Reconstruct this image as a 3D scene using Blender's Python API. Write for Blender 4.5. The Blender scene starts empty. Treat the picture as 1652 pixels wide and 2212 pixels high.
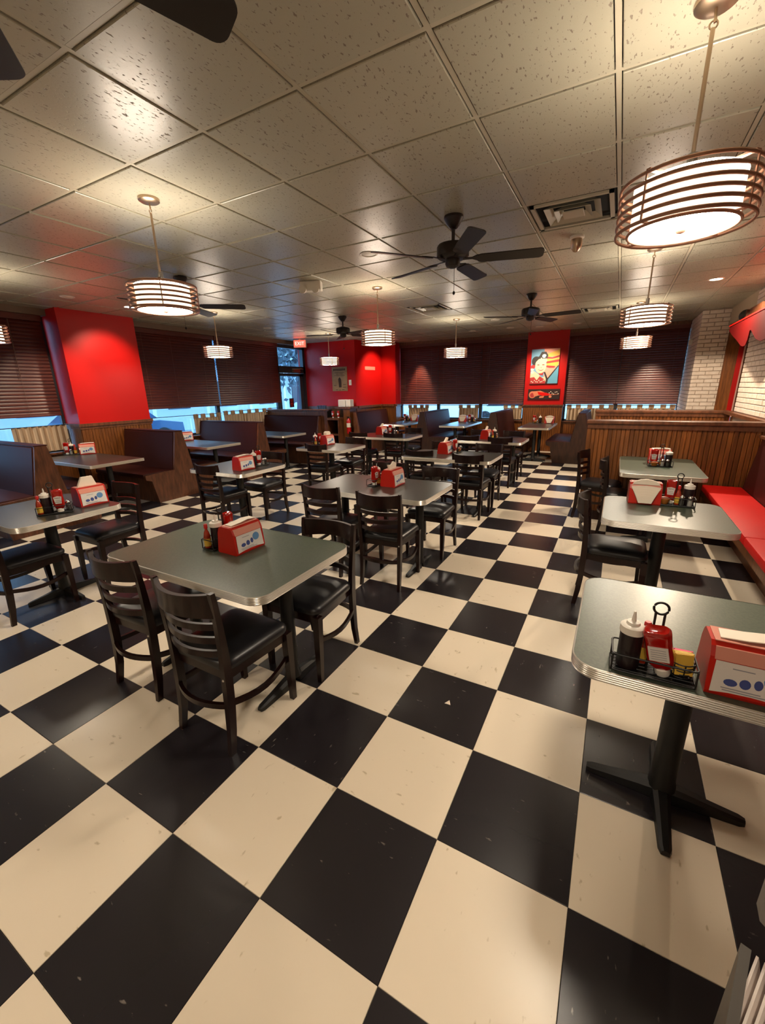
import bpy, bmesh, math, random
from mathutils import Vector, Matrix, Euler
random.seed(7)
PI = math.pi
SC = bpy.context.scene
COL = SC.collection

# ------------------------------------------------------------------ camera
IMG_W, IMG_H, FPX = 1652, 2212, 897.13
CAM = Vector((0.8608, -0.6386, 1.6386))
CAMR = Euler((1.2824267, 0.0206444, 0.5009804), 'XYZ')
cd = bpy.data.cameras.new('camera'); co = bpy.data.objects.new('camera', cd); COL.objects.link(co)
cd.sensor_fit = 'HORIZONTAL'; cd.sensor_width = 36.0; cd.lens = FPX / IMG_W * 36.0
cd.clip_start = 0.02; cd.clip_end = 300
co.location = CAM; co.rotation_euler = CAMR
SC.camera = co
# ------------------------------------------------------------------ world, exposure
wd = bpy.data.worlds.new('world'); SC.world = wd; wd.use_nodes = True
wn = wd.node_tree; bg = wn.nodes['Background']
bg.inputs[0].default_value = (0.40, 0.72, 1.0, 1); bg.inputs[1].default_value = 4.2
SC.view_settings.view_transform = 'Standard'; SC.view_settings.look = 'None'
SC.view_settings.gamma = 1.0; SC.view_settings.use_curve_mapping = False
SC.view_settings.exposure = 0.80
PENDANT_E = 50.0          # emission of the pendant diffusers
SPOT_W = 60.0            # recessed downlights
LAMP_COL = (1.0, 0.87, 0.70)
CM = CAMR.to_matrix()

def project(p):
    d = CM.transposed() @ (Vector(p) - CAM)
    if d.z > -0.05: return None
    return (IMG_W/2 + FPX*d.x/-d.z, IMG_H/2 - FPX*d.y/-d.z, -d.z)

# ------------------------------------------------------------------ materials
def lin(h):
    h = h.lstrip('#'); out = []
    for i in (0, 2, 4):
        c = int(h[i:i+2], 16)/255
        out.append(c/12.92 if c <= .04045 else ((c+.055)/1.055)**2.4)
    return (*out, 1)
def mat(name, col, rough=.5, metal=0, spec=.5, emit=None, es=0, var=None, bump=None, rnd=0, coat=0):
    """var=(colour2, scale, stretch xyz, lo, hi)  bump=(scale, stretch, strength)"""
    m = bpy.data.materials.new(name); m.use_nodes = True
    nt = m.node_tree; N = nt.nodes; L = nt.links; b = N['Principled BSDF']
    b.inputs['Base Color'].default_value = lin(col); b.inputs['Roughness'].default_value = rough
    b.inputs['Metallic'].default_value = metal; b.inputs['Specular IOR Level'].default_value = spec
    b.inputs['Coat Weight'].default_value = coat
    if emit: b.inputs['Emission Color'].default_value = emit if len(emit) == 4 else (*emit, 1); b.inputs['Emission Strength'].default_value = es
    if var or bump: tc = N.new('ShaderNodeTexCoord'); oi = N.new('ShaderNodeObjectInfo')
    def coords(st):
        mp = N.new('ShaderNodeMapping'); mp.inputs['Scale'].default_value = st
        L.new(tc.outputs['Object'], mp.inputs['Vector'])
        ml = N.new('ShaderNodeMath'); ml.operation = 'MULTIPLY'; ml.inputs[1].default_value = 37.0
        L.new(oi.outputs['Random'], ml.inputs[0]); L.new(ml.outputs[0], mp.inputs['Location'])
        return mp
    src = None
    if var:
        c2, sc, st, lo, hi = var
        mp = coords(st); nz = N.new('ShaderNodeTexNoise'); nz.inputs['Scale'].default_value = sc; nz.inputs['Detail'].default_value = 5
        L.new(mp.outputs[0], nz.inputs['Vector'])
        cr = N.new('ShaderNodeValToRGB'); cr.color_ramp.elements[0].position = lo; cr.color_ramp.elements[1].position = hi
        cr.color_ramp.elements[0].color = lin(c2); cr.color_ramp.elements[1].color = lin(col)
        L.new(nz.outputs['Fac'], cr.inputs[0]); src = cr.outputs[0]
    if src is not None:
        if rnd:
            hs = N.new('ShaderNodeHueSaturation'); mr = N.new('ShaderNodeMapRange')
            mr.inputs['To Min'].default_value = 1-rnd; mr.inputs['To Max'].default_value = 1+rnd
            L.new(oi.outputs['Random'], mr.inputs['Value']); L.new(mr.outputs[0], hs.inputs['Value'])
            L.new(src, hs.inputs['Color']); src = hs.outputs[0]
        L.new(src, b.inputs['Base Color'])
    if bump:
        sc, st, s = bump
        mp = coords(st); nz = N.new('ShaderNodeTexNoise'); nz.inputs['Scale'].default_value = sc; nz.inputs['Detail'].default_value = 3
        L.new(mp.outputs[0], nz.inputs['Vector'])
        bp = N.new('ShaderNodeBump'); bp.inputs['Strength'].default_value = s; bp.inputs['Distance'].default_value = .01
        L.new(nz.outputs['Fac'], bp.inputs['Height']); L.new(bp.outputs[0], b.inputs['Normal'])
    return m
M = {}
M['cream'] = mat('cream_vinyl_tile', '#EADBC4', .28, var=('#C8B698', 34, (1, .45, 1), .27, .33), rnd=.05, bump=(7, (1, 1, 1), .05))
M['black'] = mat('black_vinyl_tile', '#242024', .27, var=('#7A716A', 60, (1, .3, 1), .24, .30), rnd=.10, bump=(7, (1, 1, 1), .05))
M['ceil'] = mat('ceiling_tile', '#A8A390', .30, spec=.7, var=('#7E7264', 95, (1, .42, 1), .345, .372), rnd=.03)
def ceil_pits(m):
    nt = m.node_tree; N = nt.nodes; L = nt.links; b = N['Principled BSDF']; nz = next(n for n in N if n.type == 'TEX_NOISE')
    mr = N.new('ShaderNodeMapRange'); mr.inputs['From Min'].default_value = .34; mr.inputs['From Max'].default_value = .385
    L.new(nz.outputs['Fac'], mr.inputs['Value'])
    n2 = N.new('ShaderNodeTexNoise'); n2.inputs['Scale'].default_value = 160; L.new(nz.inputs['Vector'].links[0].from_socket, n2.inputs['Vector'])
    ad = N.new('ShaderNodeMath'); ad.operation = 'MULTIPLY_ADD'; ad.inputs[1].default_value = .25; L.new(n2.outputs['Fac'], ad.inputs[0]); L.new(mr.outputs[0], ad.inputs[2])
    bp = N.new('ShaderNodeBump'); bp.inputs['Strength'].default_value = .24; bp.inputs['Distance'].default_value = .006
    L.new(ad.outputs[0], bp.inputs['Height']); L.new(bp.outputs[0], b.inputs['Normal'])
    r2 = N.new('ShaderNodeMapRange'); r2.inputs['From Min'].default_value = 0; r2.inputs['To Min'].default_value = .75; r2.inputs['To Max'].default_value = .33
    L.new(mr.outputs[0], r2.inputs['Value']); L.new(r2.outputs[0], b.inputs['Roughness'])
ceil_pits(M['ceil'])
M['grid'] = mat('ceiling_grid', '#B2AA96', .4)
M['dark'] = mat('dark_void', '#0A0808', .9)
M['red'] = mat('red_paint', '#B40A07', .40, spec=.35)
M['beige'] = mat('beige_paint', '#B9A68A', .6)
M['wood'] = mat('bead_wood', '#824C20', .36, var=('#5E3414', 9, (6, 6, .5), .35, .65), rnd=.30, coat=.15)
M['woodd'] = mat('dark_oak', '#70432A', .38, var=('#4C2A16', 9, (3, 3, .6), .35, .65), rnd=.05)
M['chair'] = mat('chair_wood', '#230E0A', .30, spec=.32, var=('#160706', 14, (4, 4, .7), .35, .7), coat=.1)
M['vinyl'] = mat('black_vinyl', '#17161A', .36)
M['maroon'] = mat('maroon_vinyl', '#3A1A15', .5, spec=.14, bump=(5, (1, 1, 1), .06))
M['redv'] = mat('red_vinyl', '#D0100A', .55, spec=.2, bump=(180, (1, 1, 1), .08))
M['maroon2'] = mat('bench_back_vinyl', '#3A0A08', .45)
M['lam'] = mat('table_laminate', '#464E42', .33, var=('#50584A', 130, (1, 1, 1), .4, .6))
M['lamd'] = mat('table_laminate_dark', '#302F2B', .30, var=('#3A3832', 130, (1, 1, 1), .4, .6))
M['alu'] = mat('ribbed_metal', '#E2DCD2', .30, metal=.75)
M['nickel'] = mat('brushed_nickel', '#C0A890', .32, metal=1)
M['bronze'] = mat('lamp_ring_bronze', '#B08672', .38, metal=.6)
M['chrome'] = mat('chrome', '#E0E0E0', .12, metal=1)
M['iron'] = mat('black_iron', '#0D0C0C', .5)
M['fan'] = mat('fan_brown', '#1E1310', .42)
M['diff'] = mat('lamp_diffuser', '#FFF2DC', .5, emit=LAMP_COL, es=PENDANT_E)
M['topglow'] = mat('lamp_top_glow', '#FFF2DC', .5, emit=LAMP_COL, es=PENDANT_E*.44)  # for an unseen disc added on each drum to light the ceiling
M['diffs'] = mat('lamp_side_diffuser', '#FFF2DC', .5, emit=(1.0, .84, .62), es=.95)
M['lens_on'] = mat('downlight_lens_lit', '#FFFFFF', .4, emit=(1, .86, .66), es=14)
M['lens'] = mat('downlight_lens', '#D8CDB8', .4)
M['white'] = mat('white_plastic', '#E6DED2', .4)
M['whitep'] = mat('white_paper', '#E4D6C4', .7)
M['card'] = mat('advert_card', '#D8D2CC', .35)
M['blue1'] = mat('print_blue', '#5A86B4', .5); M['blue2'] = mat('print_navy', '#3C4A86', .5); M['greyp'] = mat('print_grey', '#8A8A92', .5)
M['dispr'] = mat('dispenser_red', '#B81C0E', .30, coat=.3)
M['displid'] = mat('dispenser_lid', '#D08A78', .25)  # red lid painted pink to carry the reflection on it
M['ketch'] = mat('ketchup_red', '#A00F06', .14, coat=.5)
M['sauce'] = mat('bbq_sauce', '#1C1013', .3)
M['hot'] = mat('hot_sauce', '#9A2E14', .15, coat=.5)
M['yellow'] = mat('yellow_label', '#D8B040', .5); M['pink'] = mat('pink_packet', '#E0486A', .5)
M['rcap'] = mat('red_cap', '#C01A18', .35)
M['amber'] = mat('amber_jar', '#A8672A', .2)
M['salt'] = mat('salt', '#D8D4CC', .5); M['pepper'] = mat('pepper', '#3A3430', .6)
M['blind'] = mat('mahogany_slat', '#5E2216', .36, var=('#4A180F', 10, (.4, 4, 4), .35, .65), spec=.5)
M['cord'] = mat('blind_cord', '#6A4A40', .7)
M['winframe'] = mat('window_frame', '#3A4048', .4, metal=.4)
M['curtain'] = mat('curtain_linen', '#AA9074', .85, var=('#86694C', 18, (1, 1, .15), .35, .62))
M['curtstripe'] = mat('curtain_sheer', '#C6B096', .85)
M['brick'] = mat('white_brick', '#E6D8CA', .62, bump=(22, (1, 1, 1), .35), var=('#DAC8B8', 14, (1, 1, 1), .3, .7), rnd=.03)
M['mortar'] = mat('mortar', '#A08E7E', .85)
M['awn'] = mat('awning_red', '#560505', .75, spec=.1)
M['pale'] = mat('pale_trim', '#C09488', .5)
M['cart'] = mat('grey_cart', '#4E4842', .42)
M['tub'] = mat('grey_tub', '#77706A', .5)
M['plate'] = mat('white_plate', '#E8DCD4', .3)
M['exitred'] = mat('exit_lit', '#FF3030', .4, emit=(1, .08, .05), es=1.6)
M['exitw'] = mat('exit_housing', '#D8A898', .5)
M['exitl'] = mat('exit_letters', '#FFD0C8', .4, emit=(1, .62, .55), es=1.1)
M['paper'] = mat('old_paper', '#A07E5A', .8, var=('#8A6848', 8, (1, 1, 1), .3, .7)); M['ink'] = mat('ink_brown', '#3A241A', .8)
M['gold'] = mat('faded_lettering', '#E86A5A', .6)
M['fext'] = mat('extinguisher_red', '#B80E14', .25)
M['skyp'] = mat('poster_sky', '#6C9CBC', .5); M['skin'] = mat('poster_skin', '#F0C2A4', .5); M['hairp'] = mat('poster_black', '#2A2626', .5)
M['flagy'] = mat('poster_yellow', '#E8B448', .5); M['flagr'] = mat('poster_red', '#A83030', .5); M['peach'] = mat('poster_peach', '#EA9C88', .5)
M['cap2'] = mat('poster_paleblue', '#BCD4D0', .5); M['teal'] = mat('poster_teal', '#5C98B4', .5); M['canvas'] = mat('canvas_edge', '#2A1412', .6)
M['gbrown'] = mat('print_black_brown', '#2A1210', .5); M['orange'] = mat('print_orange', '#D07A58', .5)
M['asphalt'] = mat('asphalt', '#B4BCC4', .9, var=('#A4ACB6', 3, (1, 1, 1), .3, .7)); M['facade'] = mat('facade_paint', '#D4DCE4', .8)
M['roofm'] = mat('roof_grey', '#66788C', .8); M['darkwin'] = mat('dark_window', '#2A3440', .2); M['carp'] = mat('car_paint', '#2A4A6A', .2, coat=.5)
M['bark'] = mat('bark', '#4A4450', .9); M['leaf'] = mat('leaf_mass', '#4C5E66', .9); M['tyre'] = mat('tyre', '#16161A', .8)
M['text'] = mat('label_text', '#4A3A36', .6)

def glass_mat(name, tint, gl=.08):
    m = bpy.data.materials.new(name); m.use_nodes = True; nt = m.node_tree; N = nt.nodes; L = nt.links
    out = N['Material Output']; N.remove(N['Principled BSDF'])
    t = N.new('ShaderNodeBsdfTransparent'); t.inputs[0].default_value = lin(tint)
    g = N.new('ShaderNodeBsdfGlossy'); g.inputs['Roughness'].default_value = .03
    x = N.new('ShaderNodeMixShader'); x.inputs[0].default_value = gl
    L.new(t.outputs[0], x.inputs[1]); L.new(g.outputs[0], x.inputs[2]); L.new(x.outputs[0], out.inputs[0])
    return m
M['glass'] = glass_mat('window_glass', '#E4F0FA'); M['jar'] = glass_mat('shaker_glass', '#DCDCDC', .16); M['sqz'] = glass_mat('clear_bottle', '#C8BCB4', .12)

# ------------------------------------------------------------------ mesh builder
class MB:
    def __init__(s): s.v = []; s.f = []; s.mi = []; s.sm = []; s.cur = 0; s.smooth = False
    def face(s, idx): s.f.append(tuple(idx)); s.mi.append(s.cur); s.sm.append(s.smooth)
    def add(s, vs, fs, mtx=None):
        o = len(s.v)
        s.v += [tuple(mtx @ Vector(v)) if mtx else tuple(v) for v in vs]
        for f in fs: s.face([i+o for i in f])
        return s
    def box(s, x0, x1, y0, y1, z0, z1, mtx=None, b=0):
        if b:
            d = [(x0, x1), (y0, y1), (z0, z1)]
            bm = bmesh.new(); bmesh.ops.create_cube(bm, size=1)
            for v in bm.verts:
                v.co = Vector([(p[0]+p[1])/2 + c*(p[1]-p[0]) for p, c in zip(d, v.co)])
            bmesh.ops.bevel(bm, geom=bm.edges[:], offset=b, segments=2, affect='EDGES', profile=.5)
            bm.verts.index_update()
            r = s.add([v.co[:] for v in bm.verts], [[v.index for v in f.verts] for f in bm.faces], mtx); bm.free(); return r
        vs = [(x0, y0, z0), (x1, y0, z0), (x1, y1, z0), (x0, y1, z0), (x0, y0, z1), (x1, y0, z1), (x1, y1, z1), (x0, y1, z1)]
        return s.add(vs, [(0, 3, 2, 1), (4, 5, 6, 7), (0, 1, 5, 4), (1, 2, 6, 5), (2, 3, 7, 6), (3, 0, 4, 7)], mtx)
    def prism(s, poly, a, b, axis='x', mtx=None):
        """poly of 2D points; axis = extrusion axis; 2D = the remaining axes in order"""
        def P(p, t):
            return {'x': (t, p[0], p[1]), 'y': (p[0], t, p[1]), 'z': (p[0], p[1], t)}[axis]
        n = len(poly); vs = [P(p, a) for p in poly]+[P(p, b) for p in poly]
        fs = [tuple(range(n))[::-1], tuple(range(n, 2*n))]+[(i, (i+1) % n, n+(i+1) % n, n+i) for i in range(n)]
        return s.add(vs, fs, mtx)
    def lathe(s, prof, n=20, mtx=None, caps=True):
        vs = []; fs = []
        for r, z in prof:
            for k in range(n): a = 2*PI*k/n; vs.append((r*math.cos(a), r*math.sin(a), z))
        for i in range(len(prof)-1):
            for k in range(n):
                k2 = (k+1) % n; fs.append((i*n+k, i*n+k2, (i+1)*n+k2, (i+1)*n+k))
        if caps:
            fs.append(tuple(range(n))[::-1]); fs.append(tuple(range((len(prof)-1)*n, len(prof)*n)))
        return s.add(vs, fs, mtx)
    def torus(s, R, r, n=40, m=8, mtx=None, rz=None):
        rz = rz or r; vs = []; fs = []
        for i in range(n):
            a = 2*PI*i/n
            for j in range(m):
                b = 2*PI*j/m; q = R+r*math.cos(b); vs.append((q*math.cos(a), q*math.sin(a), rz*math.sin(b)))
        for i in range(n):
            for j in range(m):
                fs.append((i*m+j, ((i+1) % n)*m+j, ((i+1) % n)*m+(j+1) % m, i*m+(j+1) % m))
        return s.add(vs, fs, mtx)
    def tube(s, pts, r, m=8, closed=False):
        pts = [Vector(p) for p in pts]; n = len(pts); vs = []; fs = []
        up = Vector((0, 0, 1))
        for i, p in enumerate(pts):
            a = pts[(i-1) % n] if (closed or i > 0) else p; c = pts[(i+1) % n] if (closed or i < n-1) else p
            t = (c-a).normalized(); u = up if abs(t.dot(up)) < .95 else Vector((1, 0, 0))
            x = t.cross(u).normalized(); y = t.cross(x).normalized()
            rr = r[i] if isinstance(r, (list, tuple)) else r
            for j in range(m): b = 2*PI*j/m; vs.append(tuple(p+x*(rr*math.cos(b))+y*(rr*math.sin(b))))
        for i in range(n if closed else n-1):
            for j in range(m):
                k = (i+1) % n; fs.append((i*m+j, i*m+(j+1) % m, k*m+(j+1) % m, k*m+j))
        if not closed: fs.append(tuple(range(m))); fs.append(tuple(range((n-1)*m, n*m))[::-1])
        return s.add(vs, fs)
    def ribbon(s, pts, w, h, closed=False):
        """rectangular section swept along a path: w across (horizontal), h vertical; per-point values allowed"""
        pts = [Vector(p) for p in pts]; n = len(pts); vs = []; fs = []
        for i, p in enumerate(pts):
            a = pts[(i-1) % n] if (closed or i > 0) else p; c = pts[(i+1) % n] if (closed or i < n-1) else p
            t = (c-a); t.z = 0
            if t.length < 1e-6: t = Vector((0, 1, 0))
            t.normalize(); x = Vector((t.y, -t.x, 0))
            ww = w[i] if isinstance(w, (list, tuple)) else w; hh = h[i] if isinstance(h, (list, tuple)) else h
            for sx, sz in ((-1, -1), (1, -1), (1, 1), (-1, 1)): vs.append(tuple(p+x*(sx*ww/2)+Vector((0, 0, sz*hh/2))))
        for i in range(n if closed else n-1):
            for j in range(4):
                k = (i+1) % n; fs.append((i*4+j, i*4+(j+1) % 4, k*4+(j+1) % 4, k*4+j))
        if not closed: fs.append((0, 1, 2, 3)); fs.append((n*4-1, n*4-2, n*4-3, n*4-4))
        return s.add(vs, fs)
    def post(s, pts, wx, wy):
        """square post swept upward through pts (section horizontal)"""
        vs = []; fs = []; n = len(pts)
        for i, p in enumerate(pts):
            a = wx[i] if isinstance(wx, (list, tuple)) else wx; b = wy[i] if isinstance(wy, (list, tuple)) else wy
            for sx, sy in ((-1, -1), (1, -1), (1, 1), (-1, 1)): vs.append((p[0]+sx*a/2, p[1]+sy*b/2, p[2]))
        for i in range(n-1):
            for j in range(4): fs.append((i*4+j, i*4+(j+1) % 4, (i+1)*4+(j+1) % 4, (i+1)*4+j))
        fs.append((3, 2, 1, 0)); fs.append((n*4-4, n*4-3, n*4-2, n*4-1))
        return s.add(vs, fs)
    def stack(s, outline, layers, z_cap=True):
        """outline: list of (x,y); layers: (scale, z)"""
        n = len(outline); vs = []; fs = []
        for sc, z in layers:
            vs += [(x*sc, y*sc, z) for x, y in outline]
        for i in range(len(layers)-1):
            for k in range(n): k2 = (k+1) % n; fs.append((i*n+k, i*n+k2, (i+1)*n+k2, (i+1)*n+k))
        fs.append(tuple(range(n))[::-1]); fs.append(tuple(range((len(layers)-1)*n, len(layers)*n)))
        return s.add(vs, fs)
    def mesh(s, name, mats, smooth=None):
        me = bpy.data.meshes.new(name); me.from_pydata(s.v, [], s.f); 
        for m in (mats if isinstance(mats, (list, tuple)) else [mats]): me.materials.append(M[m])
        if len(me.materials) > 1: me.polygons.foreach_set('material_index', s.mi)
        if smooth:
            me.polygons.foreach_set('use_smooth', [True]*len(s.f)); me.set_sharp_from_angle(angle=math.radians(smooth))
        me.update(); return me
def rrect(x0, x1, y0, y1, r, n=6):
    out = []
    for cx, cy, a0 in ((x1-r, y0+r, -PI/2), (x1-r, y1-r, 0), (x0+r, y1-r, PI/2), (x0+r, y0+r, PI)):
        for k in range(n+1): a = a0+PI/2*k/n; out.append((cx+r*math.cos(a), cy+r*math.sin(a)))
    return out

# ------------------------------------------------------------------ object helpers
LABELS = set()
def tag(o, label, cat, group=None, kind=None):
    assert group or label not in LABELS, label
    LABELS.add(label); o['label'] = label; o['category'] = cat
    if group: o['group'] = group
    if kind: o['kind'] = kind
    return o
def link(name, me, parent=None, loc=(0, 0, 0), rot=(0, 0, 0)):
    o = bpy.data.objects.new(name, me); COL.objects.link(o); o.location = loc; o.rotation_euler = rot
    if parent: o.parent = parent
    return o
def struct(name, me, loc=(0, 0, 0)):
    o = link(name, me, None, loc); o['kind'] = 'structure'; return o
def inst(tpl, name, label, cat, loc, rz=0, group=None):
    """a thing from a template: list of (part name, mesh, [children], label)"""
    root = link(name, None, None, loc, (0, 0, rz)); tag(root, label, cat, group)
    for part in tpl:
        p = link(part[0], part[1], root)
        if len(part) > 3 and part[3]: p['label'] = part[3]
        for sub in (part[2] if len(part) > 2 and part[2] else []): link(sub[0], sub[1], p)
    return root
def fcurve_text(txt, size, mtx, mname, ext=.0004):
    c = bpy.data.curves.new('t', 'FONT'); c.body = txt; c.size = size; c.align_x = 'CENTER'; c.align_y = 'CENTER'; c.extrude = ext
    o = bpy.data.objects.new('t', c); COL.objects.link(o)
    dg = bpy.context.evaluated_depsgraph_get(); me = bpy.data.meshes.new_from_object(o.evaluated_get(dg))
    bpy.data.objects.remove(o); me.transform(mtx); me.materials.clear(); me.materials.append(M[mname]); return me

T = .4572; CH = 2.896; XL, XR, YF, YB = -6.95, 2.45, -2.6, 10.92
# ------------------------------------------------------------------ floor: tiles are parts
floor = struct('floor', MB().box(XL-.1, XR+.5, YF, YB+.1, -.08, -.006).mesh('floor', 'dark'))
tm = {}
for c in ('cream', 'black'):
    g = .0007; b = MB(); h = T/2-g; e = .0012
    b.add([(-h, -h, -.006), (h, -h, -.006), (h, h, -.006), (-h, h, -.006), (-h, -h, -e), (h, -h, -e), (h, h, -e), (-h, h, -e), (-h+e, -h+e, 0), (h-e, -h+e, 0), (h-e, h-e, 0), (-h+e, h-e, 0)],
          [(0, 1, 5, 4), (1, 2, 6, 5), (2, 3, 7, 6), (3, 0, 4, 7), (4, 5, 9, 8), (5, 6, 10, 9), (6, 7, 11, 10), (7, 4, 8, 11), (8, 9, 10, 11)])
    tm[c] = b.mesh('floor_tile', c)
cells = []
for i in range(math.floor(XL/T), math.ceil((XR+.4)/T)):
    for j in range(math.floor(YF/T), math.ceil(YB/T)):
        x, y = (i+.5)*T, (j+.5)*T; p = project((x, y, 0))
        vis = p is not None and -250 < p[0] < IMG_W+250 and p[1] < IMG_H+500
        cells.append((0 if vis else 1, (x-CAM.x)**2+(y-CAM.y)**2, i, j, x, y))
cells.sort(); rest = MB()
for n, (v, d, i, j, x, y) in enumerate(cells):
    blk = (i+j) % 2 == 0; dz = random.uniform(-.0004, 0)
    if n < 300:
        o = link('floor_tile', tm['black' if blk else 'cream'], floor, (x, y, dz), (0, 0, random.choice((0, PI/2, PI, -PI/2))))
    else:
        rest.cur = 1 if blk else 0; h = T/2-.0007; rest.box(x-h, x+h, y-h, y+h, -.006, dz)
o = link('far_floor_tiles', rest.mesh('far_floor_tiles', ['cream', 'black']), floor); o['kind'] = 'stuff'
chip = link('floor_chip', MB().prism([(0, .02), (.017, -.012), (-.016, -.013)], .0001, .0012, 'z').mesh('floor_chip', 'whitep'), None, (.248, 1.152, 0)); tag(chip, 'small pale triangular scrap lying on a black floor tile', 'scrap')

# ------------------------------------------------------------------ ceiling: tiles are parts
G = .6096; GX, GY = -1.1311, 1.1701
ceiling = struct('ceiling', MB().box(XL-.3, XR+.6, YF, YB+.2, CH+.03, CH+.08).mesh('ceiling', 'dark'))
h = .2885; e = .003; b = MB()
b.add([(-h, -h, .02), (h, -h, .02), (h, h, .02), (-h, h, .02), (-h, -h, e), (h, -h, e), (h, h, e), (-h, h, e), (-h+e, -h+e, 0), (h-e, -h+e, 0), (h-e, h-e, 0), (-h+e, h-e, 0)],
      [(4, 5, 1, 0), (5, 6, 2, 1), (6, 7, 3, 2), (7, 4, 0, 3), (8, 9, 5, 4), (9, 10, 6, 5), (10, 11, 7, 6), (11, 8, 4, 7), (11, 10, 9, 8)])
ctm = b.mesh('ceiling_tile', 'ceil')
VENTS = [(3, 3), (-2, 8), (3, 11)]
cells = []
i0, i1 = math.floor((XL-.3-GX)/G), math.ceil((XR+.3-GX)/G); j0, j1 = math.floor((YF-GY)/G), math.ceil((YB-GY)/G)
for i in range(i0, i1):
    for j in range(j0, j1):
        if (i-0, j) in [(2, 3), (-2, 8), (2, 11)]: continue
        x, y = GX+(i+.5)*G, GY+(j+.5)*G; p = project((x, y, CH))
        vis = p is not None and -200 < p[0] < IMG_W+200 and p[1] > -400
        cells.append((0 if vis else 1, (x-CAM.x)**2+(y-CAM.y)**2, x, y))
cells.sort(); rest = MB()
for n, (v, d, x, y) in enumerate(cells):
    if n < 300 and not v: link('ceiling_tile', ctm, ceiling, (x, y, CH-.003), (0, 0, random.choice((0, PI))))
    else: rest.box(x-h, x+h, y-h, y+h, CH-.003, CH+.018)
o = link('outer_ceiling_tiles', rest.mesh('outer_ceiling_tiles', 'ceil'), ceiling); o['kind'] = 'stuff'
b = MB()
for i in range(i0, i1+1): x = GX+i*G; b.box(x-.011, x+.011, YF, YB+.1, CH+.004, CH+.03)
for j in range(j0, j1+1): y = GY+j*G; b.box(XL-.2, XR+.4, y-.011, y+.011, CH+.0045, CH+.03)
o = link('ceiling_grid', b.mesh('ceiling_grid', 'grid'), ceiling); o['kind'] = 'stuff'

# ------------------------------------------------------------------ walls
def wall(name, m, *boxes):
    b = MB()
    for q in boxes: b.box(*q)
    return struct(name, b.mesh(name, m))
SILL = .74
wall('wall_front', 'beige', (XL-.2, XR+.6, YF-.1, YF, 0, CH+.03))
# left wall below the windows and the pieces around them
wl = wall('wall_left', 'wood', (XL-.22, XL, YF, 2.95, 0, SILL), (XL-.22, XL, 4.13, 8.02, 0, SILL))
M['header'] = mat('header_brown', '#6E5848', .5)
wall('wall_left_header', 'header', (XL-.2, XL+.07, YF, 2.95, 2.80, CH+.02), (XL-.2, XL+.07, 4.13, 9.2, 2.80, CH+.02))
wall('wall_left_front', 'beige', (XL-.2, XL, YF, .0, SILL, 2.8))
struct('trim_1', MB().box(XL-.12, XL+.05, .0, 2.95, SILL, SILL+.03).box(XL-.12, XL+.05, 4.13, 8.02, SILL, SILL+.03).mesh('trim_1', 'woodd'))
# left red pillar
PX, PY0, PY1 = -6.6, 2.95, 4.13
wall('wall_left_pillar', 'red', (XL-.22, PX, PY0, PY1, 1.2, CH+.02))
def wainscot(name, faces, top=1.18, m='wood', zs=.0):
    """faces: (ax, fixed, a0, a1, normal sign); joined bead strips (too fine to pick apart)"""
    b = MB()
    for ax, fx, a0, a1, sg in faces:
        n = max(1, round((a1-a0)/.05)); w = (a1-a0)/n
        for k in range(n):
            p, q = a0+k*w+.003, a0+(k+1)*w-.003
            f0, f1 = sorted((fx, fx+sg*.012))
            if ax == 'x': b.box(f0, f1, p, q, zs, top)
            else: b.box(p, q, f0, f1, zs, top)
    return b
o = wall('wall_left_pillar_base', 'woodd', (XL-.22, PX, PY0, PY1, 0, 1.19))
b = wainscot('x', [('x', PX, PY0, PY1, 1), ('y', PY0, XL, PX, -1)], 1.13)
w = link('bead_boards', b.mesh('bead_boards', 'wood'), o); w['kind'] = 'stuff'
struct('trim_2', MB().box(XL-.1, PX+.03, PY0-.03, PY1+.03, 1.155, 1.2).box(XL-.1, PX+.018, PY0-.018, PY1+.018, 1.115, 1.155).mesh('trim_2', 'woodd'))
# red wall in the far left corner: three faces
P = [(XL-.3, 9.22), (-5.42, 9.33), (-5.33, 10.60), (-4.86, 10.60), (-4.86, 11.1), (XL-.3, 11.1)]
struct('wall_back_left', MB().prism(P, 1.2, CH+.02, 'z').mesh('wall_back_left', 'red'))
o = struct('wall_back_left_base', MB().prism(P, 0, 1.19, 'z').mesh('wall_back_left_base', 'wood'))
b = MB()
def strip(b, p, q, z0, z1, t=.012, w=.05):
    p = Vector(p); q = Vector(q); d = q-p; L = d.length; n = max(1, round(L/w)); nrm = Vector((d.y, -d.x)).normalized()
    for k in range(n):
        a = p+d*((k+.06)/n); c = p+d*((k+.94)/n)
        b.prism([tuple(a), tuple(c), tuple(c+nrm*t), tuple(a+nrm*t)][::-1], z0, z1, 'z')
for k in range(0, 4): strip(b, P[k], P[k+1], 0, 1.13)
w = link('bead_boards', b.mesh('bead_boards', 'wood'), o); w['kind'] = 'stuff'
b = MB()
for k in range(0, 4): strip(b, P[k], P[k+1], 1.14, 1.2, .03, 9)
struct('trim_3', b.mesh('trim_3', 'woodd'))
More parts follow.
